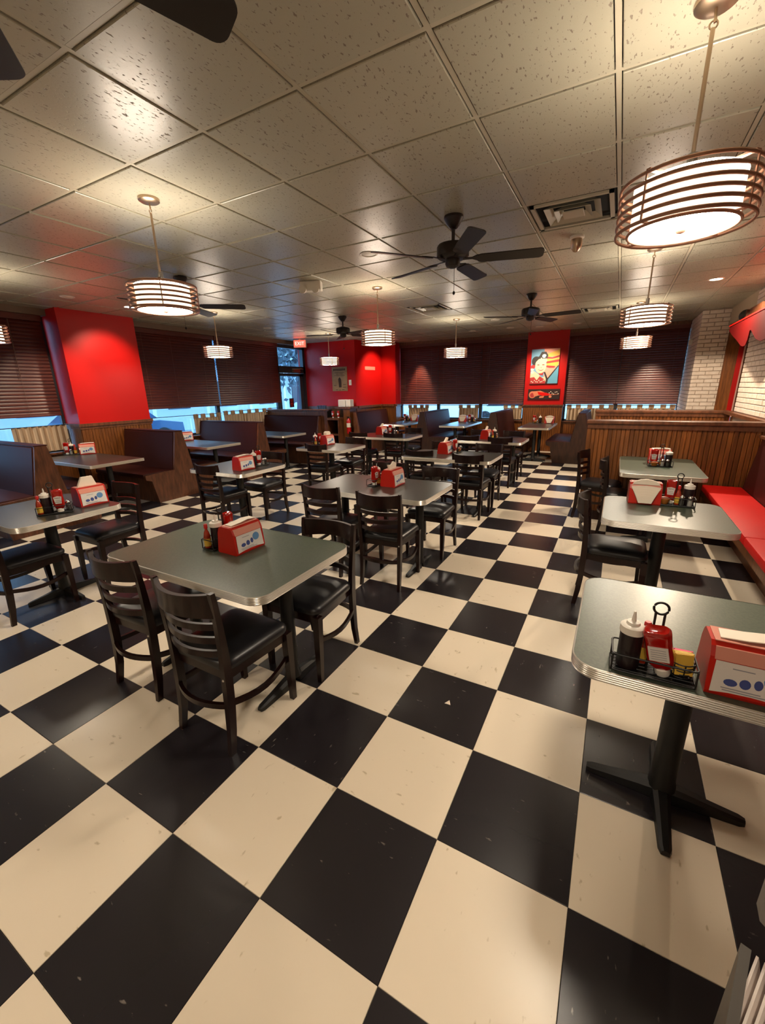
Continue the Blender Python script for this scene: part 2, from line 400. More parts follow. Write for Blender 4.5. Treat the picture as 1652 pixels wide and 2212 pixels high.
# back wall below windows, header, pillar
YW = 10.92
wall('wall_back', 'wood', (-4.86, 2.06, YW, YW+.2, 0, SILL))
o = link('bead_boards', wainscot('x', [('y', YW, -4.86, 2.06, -1)], SILL-.03).mesh('bead_boards', 'wood'), bpy.data.objects['wall_back']); o['kind'] = 'stuff'
wall('wall_back_header', 'woodd', (-4.9, XR, YW-.05, YW+.2, 2.82, CH+.02))
struct('trim_4', MB().box(-4.86, 2.06, YW-.04, YW+.1, SILL, SILL+.03).mesh('trim_4', 'woodd'))
QX0, QX1, QY = -1.275, -.33, 10.82
wall('wall_back_pillar', 'red', (QX0, QX1, QY, YW+.2, 1.17, CH+.02))
o = wall('wall_back_pillar_base', 'woodd', (QX0, QX1, QY, YW+.2, 0, 1.16))
w = link('bead_boards', wainscot('x', [('y', QY, QX0, QX1, -1)], 1.10).mesh('bead_boards', 'wood'), o); w['kind'] = 'stuff'
struct('trim_5', MB().box(QX0-.02, QX1+.02, QY-.03, YW, 1.13, 1.17).mesh('trim_5', 'woodd'))
# right brick walls
BH, BL, MO = .0605, .200, .010
bme = {}
def bricks(parent, ax, fx, sg, a0, a1, z0, z1, lim):
    """bricks as parts laid in running bond on a face"""
    row = 0; z = z0; n = 0; left = MB(); todo = []
    while z < z1-.01:
        a = a0-(BL/2 if row % 2 else 0)
        while a < a1-.01:
            p, q = max(a, a0), min(a+BL, a1)
            if q-p > .02: todo.append((p, q, z, min(z+BH, z1)))
            a += BL+MO
        z += BH+MO; row += 1
    def ds(t):
        c = (t[0]+t[1])/2; pos = (fx, c, (t[2]+t[3])/2) if ax == 'x' else (c, fx, (t[2]+t[3])/2)
        pr = project(pos); return (0 if pr and -60 < pr[0] < IMG_W+40 else 1, (Vector(pos)-CAM).length)
    todo.sort(key=ds)
    for n, (p, q, za, zb) in enumerate(todo):
        L = round(q-p, 3); key = (ax, sg, L, round(zb-za, 3))
        d = .012
        def shape(bb, cx, cz, t):
            hh = (zb-za)/2; l = L/2; c = .004
            o3 = lambda u, f, w: (fx*0+sg*f, u, w) if ax == 'x' else (u, sg*f, w)
            vs = [o3(-l, -.02, -hh), o3(l, -.02, -hh), o3(l, -.02, hh), o3(-l, -.02, hh), o3(-l, d-c, -hh), o3(l, d-c, -hh), o3(l, d-c, hh), o3(-l, d-c, hh), o3(-l+c, d, -hh+c), o3(l-c, d, -hh+c), o3(l-c, d, hh-c), o3(-l+c, d, hh-c)]
            fs = [(0, 1, 5, 4), (1, 2, 6, 5), (2, 3, 7, 6), (3, 0, 4, 7), (4, 5, 9, 8), (5, 6, 10, 9), (6, 7, 11, 10), (7, 4, 8, 11), (8, 9, 10, 11)]
            off = Vector((fx+t*sg, cx, cz)) if ax == 'x' else Vector((cx, fx+t*sg, cz))
            return vs, fs, off
        vs, fs, off = shape(None, (p+q)/2, (za+zb)/2, random.uniform(-.003, .001))
        if n < lim:
            if key not in bme: bme[key] = MB().add(vs, fs).mesh('brick', 'brick')
            link('brick', bme[key], parent, off)
        else: left.add(vs, fs, Matrix.Translation(off))
    if left.v:
        o = link('outer_bricks', left.mesh('outer_bricks', 'brick'), parent); o['kind'] = 'stuff'
PY = 9.5
wr = wall('wall_right', 'mortar', (XR, XR+.2, YF, 7.72, 0, CH+.02))
bricks(wr, 'x', XR, -1, 3.6, 7.72, 1.2, 2.86, 290)
wp = wall('wall_right_pier', 'mortar', (2.04, 2.47, PY, YW+.2, 0, CH+.02))
bricks(wp, 'y', PY, -1, 2.028, 2.47, 1.06, 2.88, 120)
bricks(wp, 'x', 2.04, -1, PY-.012, YW, 1.06, 2.88, 180)
wall('wall_right_rear', 'beige', (XR+.5, XR+.6, 7.7, 9.7, 0, CH), (XR, XR+.6, 7.7, 7.74, 0, CH), (XR-.0, XR+.2, 7.74, PY, 2.62, CH+.02))
wall('wall_right_near', 'beige', (XR+.2, XR+.6, YF, 7.7, 0, CH))
# opening between the wall and the pier: jamb, red strip, pale pole
struct('door_2', MB().box(2.47, 2.655, PY-.03, PY+.05, 0, 2.62).mesh('door_2', 'wood'))
struct('trim_6', MB().box(2.655, 2.73, PY-.035, PY+.05, 0, 2.62).mesh('trim_6', 'red'))
struct('trim_7', MB().lathe([(.014, 1.0), (.014, 2.6)], 12, Matrix.Translation((2.735, PY-.07, 0))).mesh('trim_7', 'pale', 40))
struct('trim_8', MB().box(2.36, XR+.01, 5.6, 8.0, 1.145, 1.19).mesh('trim_8', 'woodd'))
wall('wall_right_opening', 'woodd', (2.74, XR+.5, PY-.03, PY+.05, 0, CH))

# ------------------------------------------------------------------ windows and door
WX = -7.06
def window(name, ax, fx, a0, a1, z0=SILL+.03, z1=2.80, mull=()):
    b = MB(); t = .045
    def bx(p, q, za, zb, d=.03):
        if ax == 'x': b.box(fx-d, fx+d, p, q, za, zb)
        else: b.box(p, q, fx-d, fx+d, za, zb)
    bx(a0, a0+t, z0, z1); bx(a1-t, a1, z0, z1); bx(a0, a1, z0, z0+t); bx(a0, a1, z1-t, z1)
    for m_ in mull: bx(m_-t/2, m_+t/2, z0, z1)
    o = struct(name, b.mesh(name, 'winframe'))
    es = [a0]+list(mull)+[a1]
    for p, q in zip(es[:-1], es[1:]):
        g = MB()
        if ax == 'x': g.box(fx-.003, fx+.003, p+.02, q-.02, z0+.02, z1-.02)
        else: g.box(p+.02, q-.02, fx-.003, fx+.003, z0+.02, z1-.02)
        link('pane', g.mesh('pane', 'glass'), o)
    return o
window('window_1', 'x', WX, 0, 2.95, mull=(1.5,))
window('window_2', 'x', WX, 4.13, 6.05)
window('window_3', 'x', WX, 6.05, 8.04)
BY = 11.0
window('window_4', 'y', BY, -4.86, -3.67); window('window_5', 'y', BY, -3.67, -2.44); window('window_6', 'y', BY, -2.44, -1.275)
window('window_7', 'y', BY, -.33, .81); window('window_8', 'y', BY, .81, 2.06)
b = MB()
for x in (-3.675, -2.445, .81): b.box(x-.03, x+.03, YW+.035, BY+.03, SILL, 2.82)
for k, x in enumerate((-3.675, -2.445, .81)): struct('trim_%d' % (9+k), MB().box(x-.035, x+.035, YW+.04, BY+.03, SILL, 2.82).mesh('trim_%d' % (9+k), 'winframe'))
# door and transom in the left wall
DY0, DY1 = 8.04, 9.2
b = MB(); f0, f1 = WX-.05, WX+.06
for q in ((DY0, DY0+.07, 0, 2.8), (DY1-.09, DY1, 0, 2.8), (DY0, DY1, 2.10, 2.27), (DY0, DY1, 2.72, 2.8)): b.box(f0, f1, *q)
dr = struct('door_1', b.mesh('door_1', 'winframe'))
link('transom_pane', MB().box(WX-.003, WX+.003, DY0+.06, DY1-.08, 2.25, 2.74).mesh('transom_pane', 'glass'), dr)
b = MB()
for q in ((DY0+.075, DY0+.125, .02, 2.09), (DY1-.24, DY1-.095, .02, 2.09), (DY0+.075, DY1-.095, .02, .25), (DY0+.075, DY1-.095, 2.02, 2.09)): b.box(WX-.03, WX+.03, *q)
lf = link('door_leaf', b.mesh('door_leaf', 'winframe'), dr)
link('door_pane', MB().box(WX-.003, WX+.003, DY0+.1, DY1-.2, .2, 2.05).mesh('door_pane', 'glass'), lf)
link('push_bar', MB().box(WX+.05, WX+.08, DY0+.12, DY1-.12, 1.0, 1.05).mesh('push_bar', 'alu'), lf)
link('door_closer', MB().box(WX+.05, WX+.12, 8.62, 8.9, 2.12, 2.19).tube([(WX+.09, 8.6, 2.2), (WX+.2, 8.85, 2.21), (WX+.1, 9.05, 2.21)], .012).mesh('door_closer', 'nickel'), dr)
sg = link('door_sign', MB().box(WX+.006, WX+.012, 8.48, 8.66, 1.2, 1.44).mesh('door_sign', 'gbrown')); tag(sg, 'small dark notice with red print stuck on the glass door', 'sign')
b = MB()
for k, (w_, z_) in enumerate(((.12, 1.39), (.08, 1.35), (.10, 1.31), (.10, 1.28), (.06, 1.24))): b.box(WX+.012, WX+.0135, 8.57-w_/2, 8.57+w_/2, z_-.009, z_+.009)
link('print', b.mesh('print', 'rcap'), sg)

# blinds
def blind(ax, fx, sg, a0, a1, z0, z1, label, wand=None):
    """slatted blind; sg = direction into the room"""
    root = link('window_blind', None, None, (fx, (a0+a1)/2, z0) if ax == 'x' else ((a0+a1)/2, fx, z0)); tag(root, label, 'blind', None)
    L = (a1-a0)/2; rz = (PI/2 if sg > 0 else -PI/2) if ax == 'x' else 0
    SP = .0505; n = math.ceil((z1-z0-.125)/SP)
    # slat in local frame: length along x, room side = -y
    b = MB(); w = .0295; th = math.radians(70); c, s_ = math.cos(th), math.sin(th)
    pts = []
    for k in range(5):
        u = -w+2*w*k/4; bow = .0045*(1-(u/w)**2); pts.append((u*c-bow*s_, u*s_+bow*c))
    top = [(p[0]-.0012*s_, p[1]+.0012*c) for p in pts][::-1]
    b.prism(pts+top, -L, L, 'x'); sl = b.mesh('slat', 'blind')
    for k in range(n): link('slat', sl, root, (0, 0, .05+k*SP), (0, 0, rz))
    link('bottom_rail', MB().box(-L, L, -.024, .024, 0, .022, b=.004).mesh('bottom_rail', 'blind'), root, (0, 0, 0), (0, 0, rz))
    link('valance', MB().box(-L-.01, L+.01, -.045, .03, z1-z0-.085, z1-z0, b=.005).mesh('valance', 'blind'), root, (0, 0, 0), (0, 0, rz))
    for f in (-.72, -.1, .68): link('cord', MB().box(L*f-.002, L*f+.002, -.031, -.029, .01, z1-z0-.08).mesh('cord', 'cord'), root, (0, 0, 0), (0, 0, rz))
    if wand is not None:
        link('tilt_wand', MB().tube([(wand, -.05, z1-z0-.09), (wand-.02, -.055, .42*(z1-z0))], .004, 6).lathe([(.006, 0), (.006, .03)], 8, Matrix.Translation((wand-.02, -.055, .4*(z1-z0)))).mesh('tilt_wand', 'cord'), root, (0, 0, 0), (0, 0, rz))
LB = XL-.005
blind('x', LB, 1, .25, 2.88, 1.335, 2.80, 'dark mahogany slatted blind left of the red left pillar', .9)
blind('x', LB, 1, 4.17, 6.035, 1.35, 2.80, 'dark mahogany blind just right of the red left pillar')
blind('x', LB, 1, 6.07, 8.02, 1.345, 2.80, 'dark mahogany blind beside the glass entrance door')
FB = YW+.0
for a0, a1, lb, wd in ((-4.85, -3.68, 'mahogany blind lit by a pool of light, beside the far red corner', None), (-3.67, -2.45, 'dark mahogany blind in the middle of the three far windows', None),
                   (-2.44, -1.285, 'dark mahogany blind immediately left of the portrait pillar', -.35), (-.325, .805, 'dark mahogany blind immediately right of the portrait pillar', .2), (.815, 2.015, 'dark mahogany blind against the white brick pier', None)):
    blind('y', FB, -1, a0, a1, 1.175, 2.83, lb, wd)

# cafe curtains
def curtain(ax, fx, sg, r0, r1, c0, c1, label, zt=1.185, zb=.80, tabs=True):
    root = link('cafe_curtain', None, None, (fx, (r0+r1)/2, zb) if ax == 'x' else ((r0+r1)/2, fx, zb)); tag(root, label, 'curtain')
    mid = (r0+r1)/2; rz = (PI/2 if sg > 0 else -PI/2) if ax == 'x' else 0; flip = 1 if (ax == 'y' or sg > 0) else -1
    rod = MB(); rod.tube([(-(r1-r0)/2, 0, zt-zb), ((r1-r0)/2, 0, zt-zb)], .007, 8)
    link('rod', rod.mesh('rod', 'iron', 40), root, (0, 0, 0), (0, 0, rz))
    b = MB(); n = 90; x0, x1 = c0-mid, c1-mid; hd = .065 if tabs else .0
    vs = []; zs = [0, .1, .22, zt-zb-hd-.03, zt-zb-hd]
    nw = (x1-x0)/.085
    for i in range(n+1):
        u = i/n
        for k, z in enumerate(zs):
            am = .020*(1-.35*k/4); ph = 2*PI*u*nw+.6*math.sin(u*9)+.15*k
            vs.append((x0+(x1-x0)*u, am*math.sin(ph)+.004*math.sin(ph*2.3), z))
    fs = []
    for i in range(n):
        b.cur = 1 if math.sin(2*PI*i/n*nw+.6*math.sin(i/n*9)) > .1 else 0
        for k in range(4): fs.append((i*5+k, (i+1)*5+k, (i+1)*5+k+1, i*5+k+1))
    b.add(vs, fs)
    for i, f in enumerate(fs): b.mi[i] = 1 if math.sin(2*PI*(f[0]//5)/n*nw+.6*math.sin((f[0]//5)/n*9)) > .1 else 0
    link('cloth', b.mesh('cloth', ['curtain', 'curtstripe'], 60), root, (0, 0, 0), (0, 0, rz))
    nt_ = max(2, round((x1-x0)/.24)); tb = MB().prism([(-.012, -.01), (-.007, -.01), (-.006, hd), (0, hd+.012), (.006, hd), (.007, -.01), (.012, -.01), (.011, hd+.004), (0, hd+.018), (-.011, hd+.004)], -.055, .055, 'x').mesh('tab', 'curtain')
    for i in range(nt_+1 if tabs else 0):
        xx = x0+(x1-x0)*i/nt_; xx = min(max(xx, x0+.05), x1-.05)
        link('tab', tb, root, (xx*math.cos(rz), xx*math.sin(rz), zt-zb-hd), (0, 0, rz))
CX = XL+.02
curtain('x', CX, 1, .0, 2.93, 2.18, 2.90, 'beige cafe curtain half drawn left of the red left pillar', 1.19, .80, False)
curtain('x', CX, 1, 4.15, 6.03, 5.30, 6.00, 'beige cafe curtain drawn to the right behind the second booth table', 1.19, .80)
curtain('x', CX, 1, 6.07, 8.0, 6.10, 7.62, 'beige tab-top cafe curtain beside the glass entrance door', 1.215, .80)
for r0, r1, c0, c1, lb in ((-4.84, -3.7, -4.60, -3.96, 'cafe curtain in the far window beside the red corner'), (-3.66, -2.46, -3.04, -2.48, 'cafe curtain in the middle of the three far windows'),
        (-2.43, -1.3, -1.80, -1.32, 'cafe curtain in the far window left of the portrait pillar'), (-.31, .80, -.24, .78, 'cafe curtain right of the portrait pillar'), (.83, 2.04, .86, 2.0, 'cafe curtain in the window against the brick pier')):
    curtain('y', YW+.02, -1, r0, r1, c0, c1, lb, 1.15, .79)

# ------------------------------------------------------------------ pendant lamps
def pendant_tpl():
    zb, zt = 2.205-CH, 2.370-CH
    can = MB().lathe([(.066, 0), (.066, -.018), (.055, -.026), (.012, -.03)], 32).mesh('canopy', 'nickel', 40)
    st = MB().tube([(0, 0, -.03), (.004, 0, -.07)], .005).torus(.012, .003, 14, 6, Matrix.Translation((0, 0, -.075)) @ Matrix.Rotation(PI/2, 4, 'X')).tube([(0, 0, -.085), (0, 0, zt+.03)], .0075, 10).mesh('stem', 'nickel', 40)
    col = MB().lathe([(.009, zt+.085), (.017, zt+.08), (.017, zt+.005), (.03, zt)], 20).mesh('collar', 'chrome', 40)
    df = MB(); df.lathe([(.176, zb+.004), (.176, zt-.014)], 48, caps=False); df.cur = 1; df.lathe([(.002, zb+.0035), (.176, zb+.004)], 48, caps=False)
    df = df.mesh('diffuser', ['diffs', 'diff'], 50)
    td = MB().lathe([(.178, zt-.013), (.178, zt-.008)], 40).mesh('top_glow_disc', 'topglow', 50)
    tp = MB()
    for k in range(4): tp.box(.02, .222, -.008, .008, zt-.002, zt+.004, Matrix.Rotation(PI/2*k+.9, 4, 'Z'))
    tp.lathe([(.035, zt-.004), (.035, zt+.006)], 20)
    tp = tp.mesh('top_spider', 'bronze')
    rings = []
    for k in range(6):
        z = zb+.004+(zt-zb-.012)*k/5
        rings.append(('ring', MB().torus(.224, .005, 56, 8, Matrix.Translation((0, 0, z)), .0068).mesh('ring', 'bronze', 60)))
    bars = []
    for k in range(4):
        a = PI/2*k+.9; bars.append(('bar', MB().box(.2235, .2285, -.003, .003, zb, zt, Matrix.Rotation(a, 4, 'Z')).mesh('bar', 'bronze')))
    rim = MB().torus(.182, .006, 48, 8, Matrix.Translation((0, 0, zb+.002))).mesh('diffuser_rim', 'bronze', 60)
    br = MB()
    for k in range(4): br.box(.18, .222, -.004, .004, zb, zb+.006, Matrix.Rotation(PI/2*k+.9, 4, 'Z'))
    fin = MB().lathe([(.002, zb-.014), (.014, zb-.010), (.02, zb-.002), (.02, zb+.004)], 18).mesh('finial', 'bronze', 40)
    return [('canopy', can), ('stem', st), ('collar', col), ('diffuser', df, [('diffuser_rim', rim), ('finial', fin), ('top_glow_disc', td)]), ('top_spider', tp), ('bracket', br.mesh('bracket', 'bronze'))]+rings+bars
PT = pendant_tpl()
PEND = [(-2.06, 1.485, 'ringed drum pendant hanging above the middle of the left foreground ceiling'), (.995, 1.55, 'largest ringed drum pendant, at the top right of the room'),
        (-2.035, 4.56, 'ringed drum pendant hanging in front of the far red wall'), (-2.05, 7.69, 'ringed drum pendant in front of the three far windows'),
        (-5.10, 4.56, 'ringed drum pendant above the second left booth table'), (-5.2, 7.86, 'ringed drum pendant in front of the framed paper poster'),
        (1.0, 4.67, 'ringed drum pendant above the second table along the red bench'), (1.0, 7.86, 'small distant pendant hanging before the blind right of the portrait'),
        (-5.12, 1.49, 'ringed drum pendant cut by the left picture edge'), (-2.05, -1.6, 'ringed drum pendant behind the viewer on the left'), (1.0, -1.6, 'ringed drum pendant behind the viewer on the right')]
for x, y, lb in PEND: inst(PT, 'pendant_lamp', lb, 'lamp', (x, y, CH), 0)

# ------------------------------------------------------------------ ceiling fans
def fan_tpl(off, R=.675):
    z = 2.60-CH
    can = MB().lathe([(.072, 0), (.075, -.02), (.05, -.06), (.03, -.085), (.016, -.09)], 28).mesh('canopy', 'fan', 40)
    rod = MB().lathe([(.013, -.085), (.013, z+.12)], 14).mesh('downrod', 'fan', 40)
    mot = MB().lathe([(.03, z+.125), (.06, z+.115), (.115, z+.10), (.125, z+.085), (.125, z+.02), (.112, z+.01), (.09, z)], 36).mesh('motor_housing', 'fan', 35)
    sw = MB().lathe([(.055, z), (.058, z-.03), (.05, z-.05), (.02, z-.062)], 24).mesh('switch_housing', 'fan', 35)
    ch = MB().tube([(.03, -.04, z-.055), (.03, -.04, z-.235)], .0018, 5).lathe([(.002, z-.262), (.010, z-.254), (.010, z-.242), (.004, z-.234)], 10, Matrix.Translation((.03, -.04, 0))).mesh('pull_chain', 'fan', 40)
    parts = [('canopy', can), ('downrod', rod), ('motor_housing', mot), ('switch_housing', sw), ('pull_chain', ch)]
    out = rrect(.19, R, -.062, .062, .035, 5); out = [(x, y*(.88+.16*(x-.19)/(R-.19))) for x, y in out]
    for k in range(5):
        a = math.radians(off)+2*PI*k/5
        mt = Matrix.Rotation(a, 4, 'Z') @ Matrix.Translation((0, 0, z-.01)) @ Matrix.Rotation(math.radians(-13), 4, 'X')
        bl = MB().prism(out, 0, .007, 'z', mt).mesh('blade', 'fan')
        ir = MB().prism([(.08, -.014), (.15, -.012), (.19, -.04), (.25, -.035), (.27, 0), (.25, .035), (.19, .04), (.15, .012), (.08, .014)], .006, .012, 'z', mt).mesh('blade_iron', 'fan')
        parts.append(('blade', bl, [('blade_iron', ir)]))
    return parts
for x, y, off, lb in ((-.41, -.18, -2, 'dark ceiling fan overhead with blades cut by the top picture edge'), (-.41, 2.87, 15, 'dark five-blade ceiling fan with pull chain, the nearest whole fan'),
                      (-3.63, 2.87, 40, 'dark ceiling fan half hidden behind the left pendant'), (-3.635, 6.135, -14, 'dark ceiling fan in front of the far red wall'), (-.40, 6.15, -4, 'dark ceiling fan near the portrait pillar')):
    inst(fan_tpl(off), 'ceiling_fan', lb, 'fan', (x, y, CH))

# ------------------------------------------------------------------ recessed lights, vents, detectors
def downlight(x, y, lb, on=False, spot=None):
    tr = MB().torus(.078, .010, 28, 6, None, .005).mesh('trim_ring', 'white', 60)
    ln = MB().lathe([(.07, .003), (.04, -.004), (.002, -.006)], 24).mesh('lens', 'lens_on' if on else 'lens', 60)
    r = inst([('trim_ring', tr), ('lens', ln)], 'recessed_light', lb, 'light', (x, y, CH-.006))
    if spot:
        ld = bpy.data.lights.new('downlight', 'SPOT'); ld.energy = SPOT_W*spot[1]; ld.color = (1, .80, .58); ld.spot_size = math.radians(spot[2]); ld.spot_blend = spot[3] if len(spot) > 3 else .75; ld.shadow_soft_size = .05
        lo = bpy.data.objects.new('bulb', ld); COL.objects.link(lo); lo.location = (0, 0, -.02); lo.parent = r
        lo.rotation_euler = Vector(spot[0]).to_track_quat('-Z', 'Y').to_euler()
downlight(-5.685, 2.697, 'round recessed light over the first left booth table', False, ((-.62, .05, -.8), 1.0, 62))
downlight(-5.722, 3.55, 'small bright recessed light in front of the red left pillar', True, ((-.55, 0, -.65), 1.5, 78))
downlight(-1.429, 3.317, 'white round recessed light beside the nearest whole fan')
downlight(1.772, 6.611, 'brightest recessed light, near the white brick wall', True, ((0, 0, -1), 3.4, 154, .12))
downlight(-1.437, 8.222, 'recessed light behind the fan near the portrait pillar')
downlight(-5.673, 6.391, 'dim recessed light near the glass entrance door')
downlight(-2.321, 9.6, 'dim recessed light before the middle far window')
downlight(-1.45, 9.6, 'dim recessed light just left of the portrait pillar')
downlight(-4.5, 9.95, 'recessed light at the far red corner', False, ((-.55, .15, -.7), 2.2, 80))
downlight(-4.2, 10.55, 'recessed light in front of the blind beside the red corner', False, ((0, .20, -1), 3.2, 40, .6))
downlight(-.87, 9.85, 'recessed light just above the portrait', False, ((0, .5, -.8), 2.6, 80))
downlight(-.10, 9.85, 'recessed light just right of the portrait pillar')
downlight(1.42, 10.1, 'recessed light near the brick pier', False, ((0, .42, -1), 2.6, 46, .7))
def vent(x, y, lb, w=.55, d=.55):
    back = MB().box(-w/2, w/2, -d/2, d/2, .03, .035).mesh('backing', 'dark')
    parts = [('backing', back)]
    def sq(a, b_, z0, z1, t):
        m_ = MB()
        # sloped square louvre
        for (xa, ya), (xb, yb) in (((-1, -1), (1, -1)), ((1, -1), (1, 1)), ((1, 1), (-1, 1)), ((-1, 1), (-1, -1))):
            p0 = (xa*a, ya*b_*1, z0); p1 = (xb*a, yb*b_, z0); q0 = (xa*(a-t), ya*(b_-t), z1); q1 = (xb*(a-t), yb*(b_-t), z1)
            m_.add([p0, p1, q1, q0, (p0[0], p0[1], z0+.003), (p1[0], p1[1], z0+.003), (q1[0], q1[1], z1+.003), (q0[0], q0[1], z1+.003)], [(0, 1, 2, 3), (7, 6, 5, 4), (0, 4, 5, 1), (2, 6, 7, 3)])
        return m_
    f = MB()
    for q in ((-w/2, w/2, -d/2, -d/2+.03), (-w/2, w/2, d/2-.03, d/2), (-w/2, -w/2+.03, -d/2, d/2), (w/2-.03, w/2, -d/2, d/2)): f.box(*q, -.004, .01)
    parts.append(('frame', f.mesh('frame', 'grid')))
    for k, a in enumerate((.19, .125)): parts.append(('louvre', sq(a, a, -.006-.004*k, .028, .05).mesh('louvre', 'grid')))
    parts.append(('centre_plate', MB().box(-.075, .075, -.075, .075, -.012, -.002, b=.004).mesh('centre_plate', 'grid')))
    inst(parts, 'ceiling_vent', lb, 'vent', (x, y, CH-.002))
vent(GX+2.5*G, GY+3.5*G, 'square louvred ceiling vent beside the largest pendant')
vent(GX-1.5*G, GY+8.5*G, 'square ceiling vent behind the pendant before the red wall')
vent(GX+2.5*G, GY+11.5*G, 'square ceiling vent far back near the small distant pendant')
inst([('plate', MB().lathe([(.06, 0), (.06, -.015), (.045, -.022)], 24).mesh('plate', 'white', 40)), ('dome', MB().lathe([(.045, -.02), (.05, -.05), (.045, -.085), (.025, -.115), (.004, -.125)], 24).mesh('dome', 'nickel', 50), None, 'smoked camera dome')], 'security_camera', 'white dome security camera on the ceiling beside the louvred vent', 'camera', (.37, 3.89, CH-.003))
inst([('housing', MB().box(-.13, .13, -.05, .05, -.11, 0, b=.012).mesh('housing', 'white')), ('lamp_head', MB().lathe([(.035, 0), (.045, .05)], 16, Matrix.Translation((-.08, -.05, -.10)) @ Matrix.Rotation(PI/2, 4, 'X')).mesh('lamp_head', 'white', 40)), ('lamp_head', MB().lathe([(.035, 0), (.045, .05)], 16, Matrix.Translation((.08, -.05, -.10)) @ Matrix.Rotation(PI/2, 4, 'X')).mesh('lamp_head', 'white', 40))], 'emergency_light', 'white box emergency light on the ceiling above the left of centre', 'light', (-2.55, 3.85, CH-.003), .35)
et = fcurve_text('EXIT', .115, Matrix.Translation((0, -.034, -.115)) @ Matrix.Rotation(PI/2, 4, 'X'), 'exitl')
inst([('housing', MB().box(-.16, .16, -.028, .028, -.21, -.02, b=.008).mesh('housing', 'exitw')), ('face', MB().box(-.145, .145, -.032, -.027, -.195, -.035).mesh('face', 'exitred'), [('lettering', et)]), ('mount', MB().lathe([(.03, -.02), (.03, 0)], 16).mesh('mount', 'exitw'))], 'exit_sign', 'red glowing exit sign on the ceiling before the glass door', 'sign', (-6.40, 8.3, CH-.003), .45)

# ------------------------------------------------------------------ dining chair
def chair_tpl():
    parts = []
    out = rrect(-.205, .205, -.20, .215, .06, 5); out = [(x*(1-.09*(.215-y)/.415), y) for x, y in out]
    st = MB().stack(out, [(.93, .425), (.99, .432), (1.0, .445), (.99, .458), (.93, .473), (.80, .484), (.5, .491), (.15, .493)]).mesh('seat', 'vinyl', 50)
    parts.append(('seat', st))
    fr = MB().prism([(-.165, -.185), (.165, -.185), (.19, .20), (-.19, .20)], .375, .427, 'z').mesh('seat_frame', 'chair'); parts.append(('seat_frame', fr))
    for s in (-1, 1):
        parts.append(('leg', MB().post([(s*.187, .20, 0), (s*.187, .196, .2), (s*.187, .192, .42)], [.027, .036, .042], [.027, .036, .042]).mesh('leg', 'chair')))
        zz = [0, .12, .25, .42, .55, .68, .80, .84]; yy = [-.225, -.207, -.197, -.193, -.196, -.205, -.217, -.222]; xx = [.178, .174, .174, .176, .18, .185, .19, .191]
        parts.append(('leg', MB().post([(s*x, y, z) for x, y, z in zip(xx, yy, zz)], [.024, .027, .03, .03, .028, .026, .024, .022], [.03, .036, .04, .042, .036, .03, .026, .022]).mesh('leg', 'chair'), None, 'rear leg running up into the back post'))
    def arc(z, y, half, bow, n=10): return [(half*(-1+2*k/n), y-bow*(1-(-1+2*k/n)**2), z) for k in range(n+1)]
    parts.append(('top_rail', MB().ribbon(arc(.778, -.216, .184, .062, 14), .02, [.112-.014*math.sin(PI*k/14) for k in range(15)]).mesh('top_rail', 'chair', 40)))
    for z, y, hf in ((.672, -.205, .18), (.602, -.200, .177), (.532, -.196, .175)):
        parts.append(('slat', MB().ribbon(arc(z, y, hf, .054), .014, .032).mesh('slat', 'chair', 40)))
    for s in (-1, 1):
        pts = [(s*(.178+.026*math.sin(PI*k/8)), -.195+.39*k/8, .265-.03*math.sin(PI*k/8)) for k in range(9)]
        parts.append(('stretcher', MB().ribbon(pts, .018, .026).mesh('stretcher', 'chair', 40)))
    parts.append(('stretcher', MB().ribbon(arc(.255, -.2, .175, .05), .018, .026).mesh('stretcher', 'chair', 40)))
    parts.append(('bolt', MB().lathe([(.006, 0), (.004, .004)], 8, Matrix.Translation((.176, -.214, .40)) @ Matrix.Rotation(PI/2, 4, 'X')).mesh('bolt', 'alu')))
    return parts
CT = chair_tpl()
D = math.radians
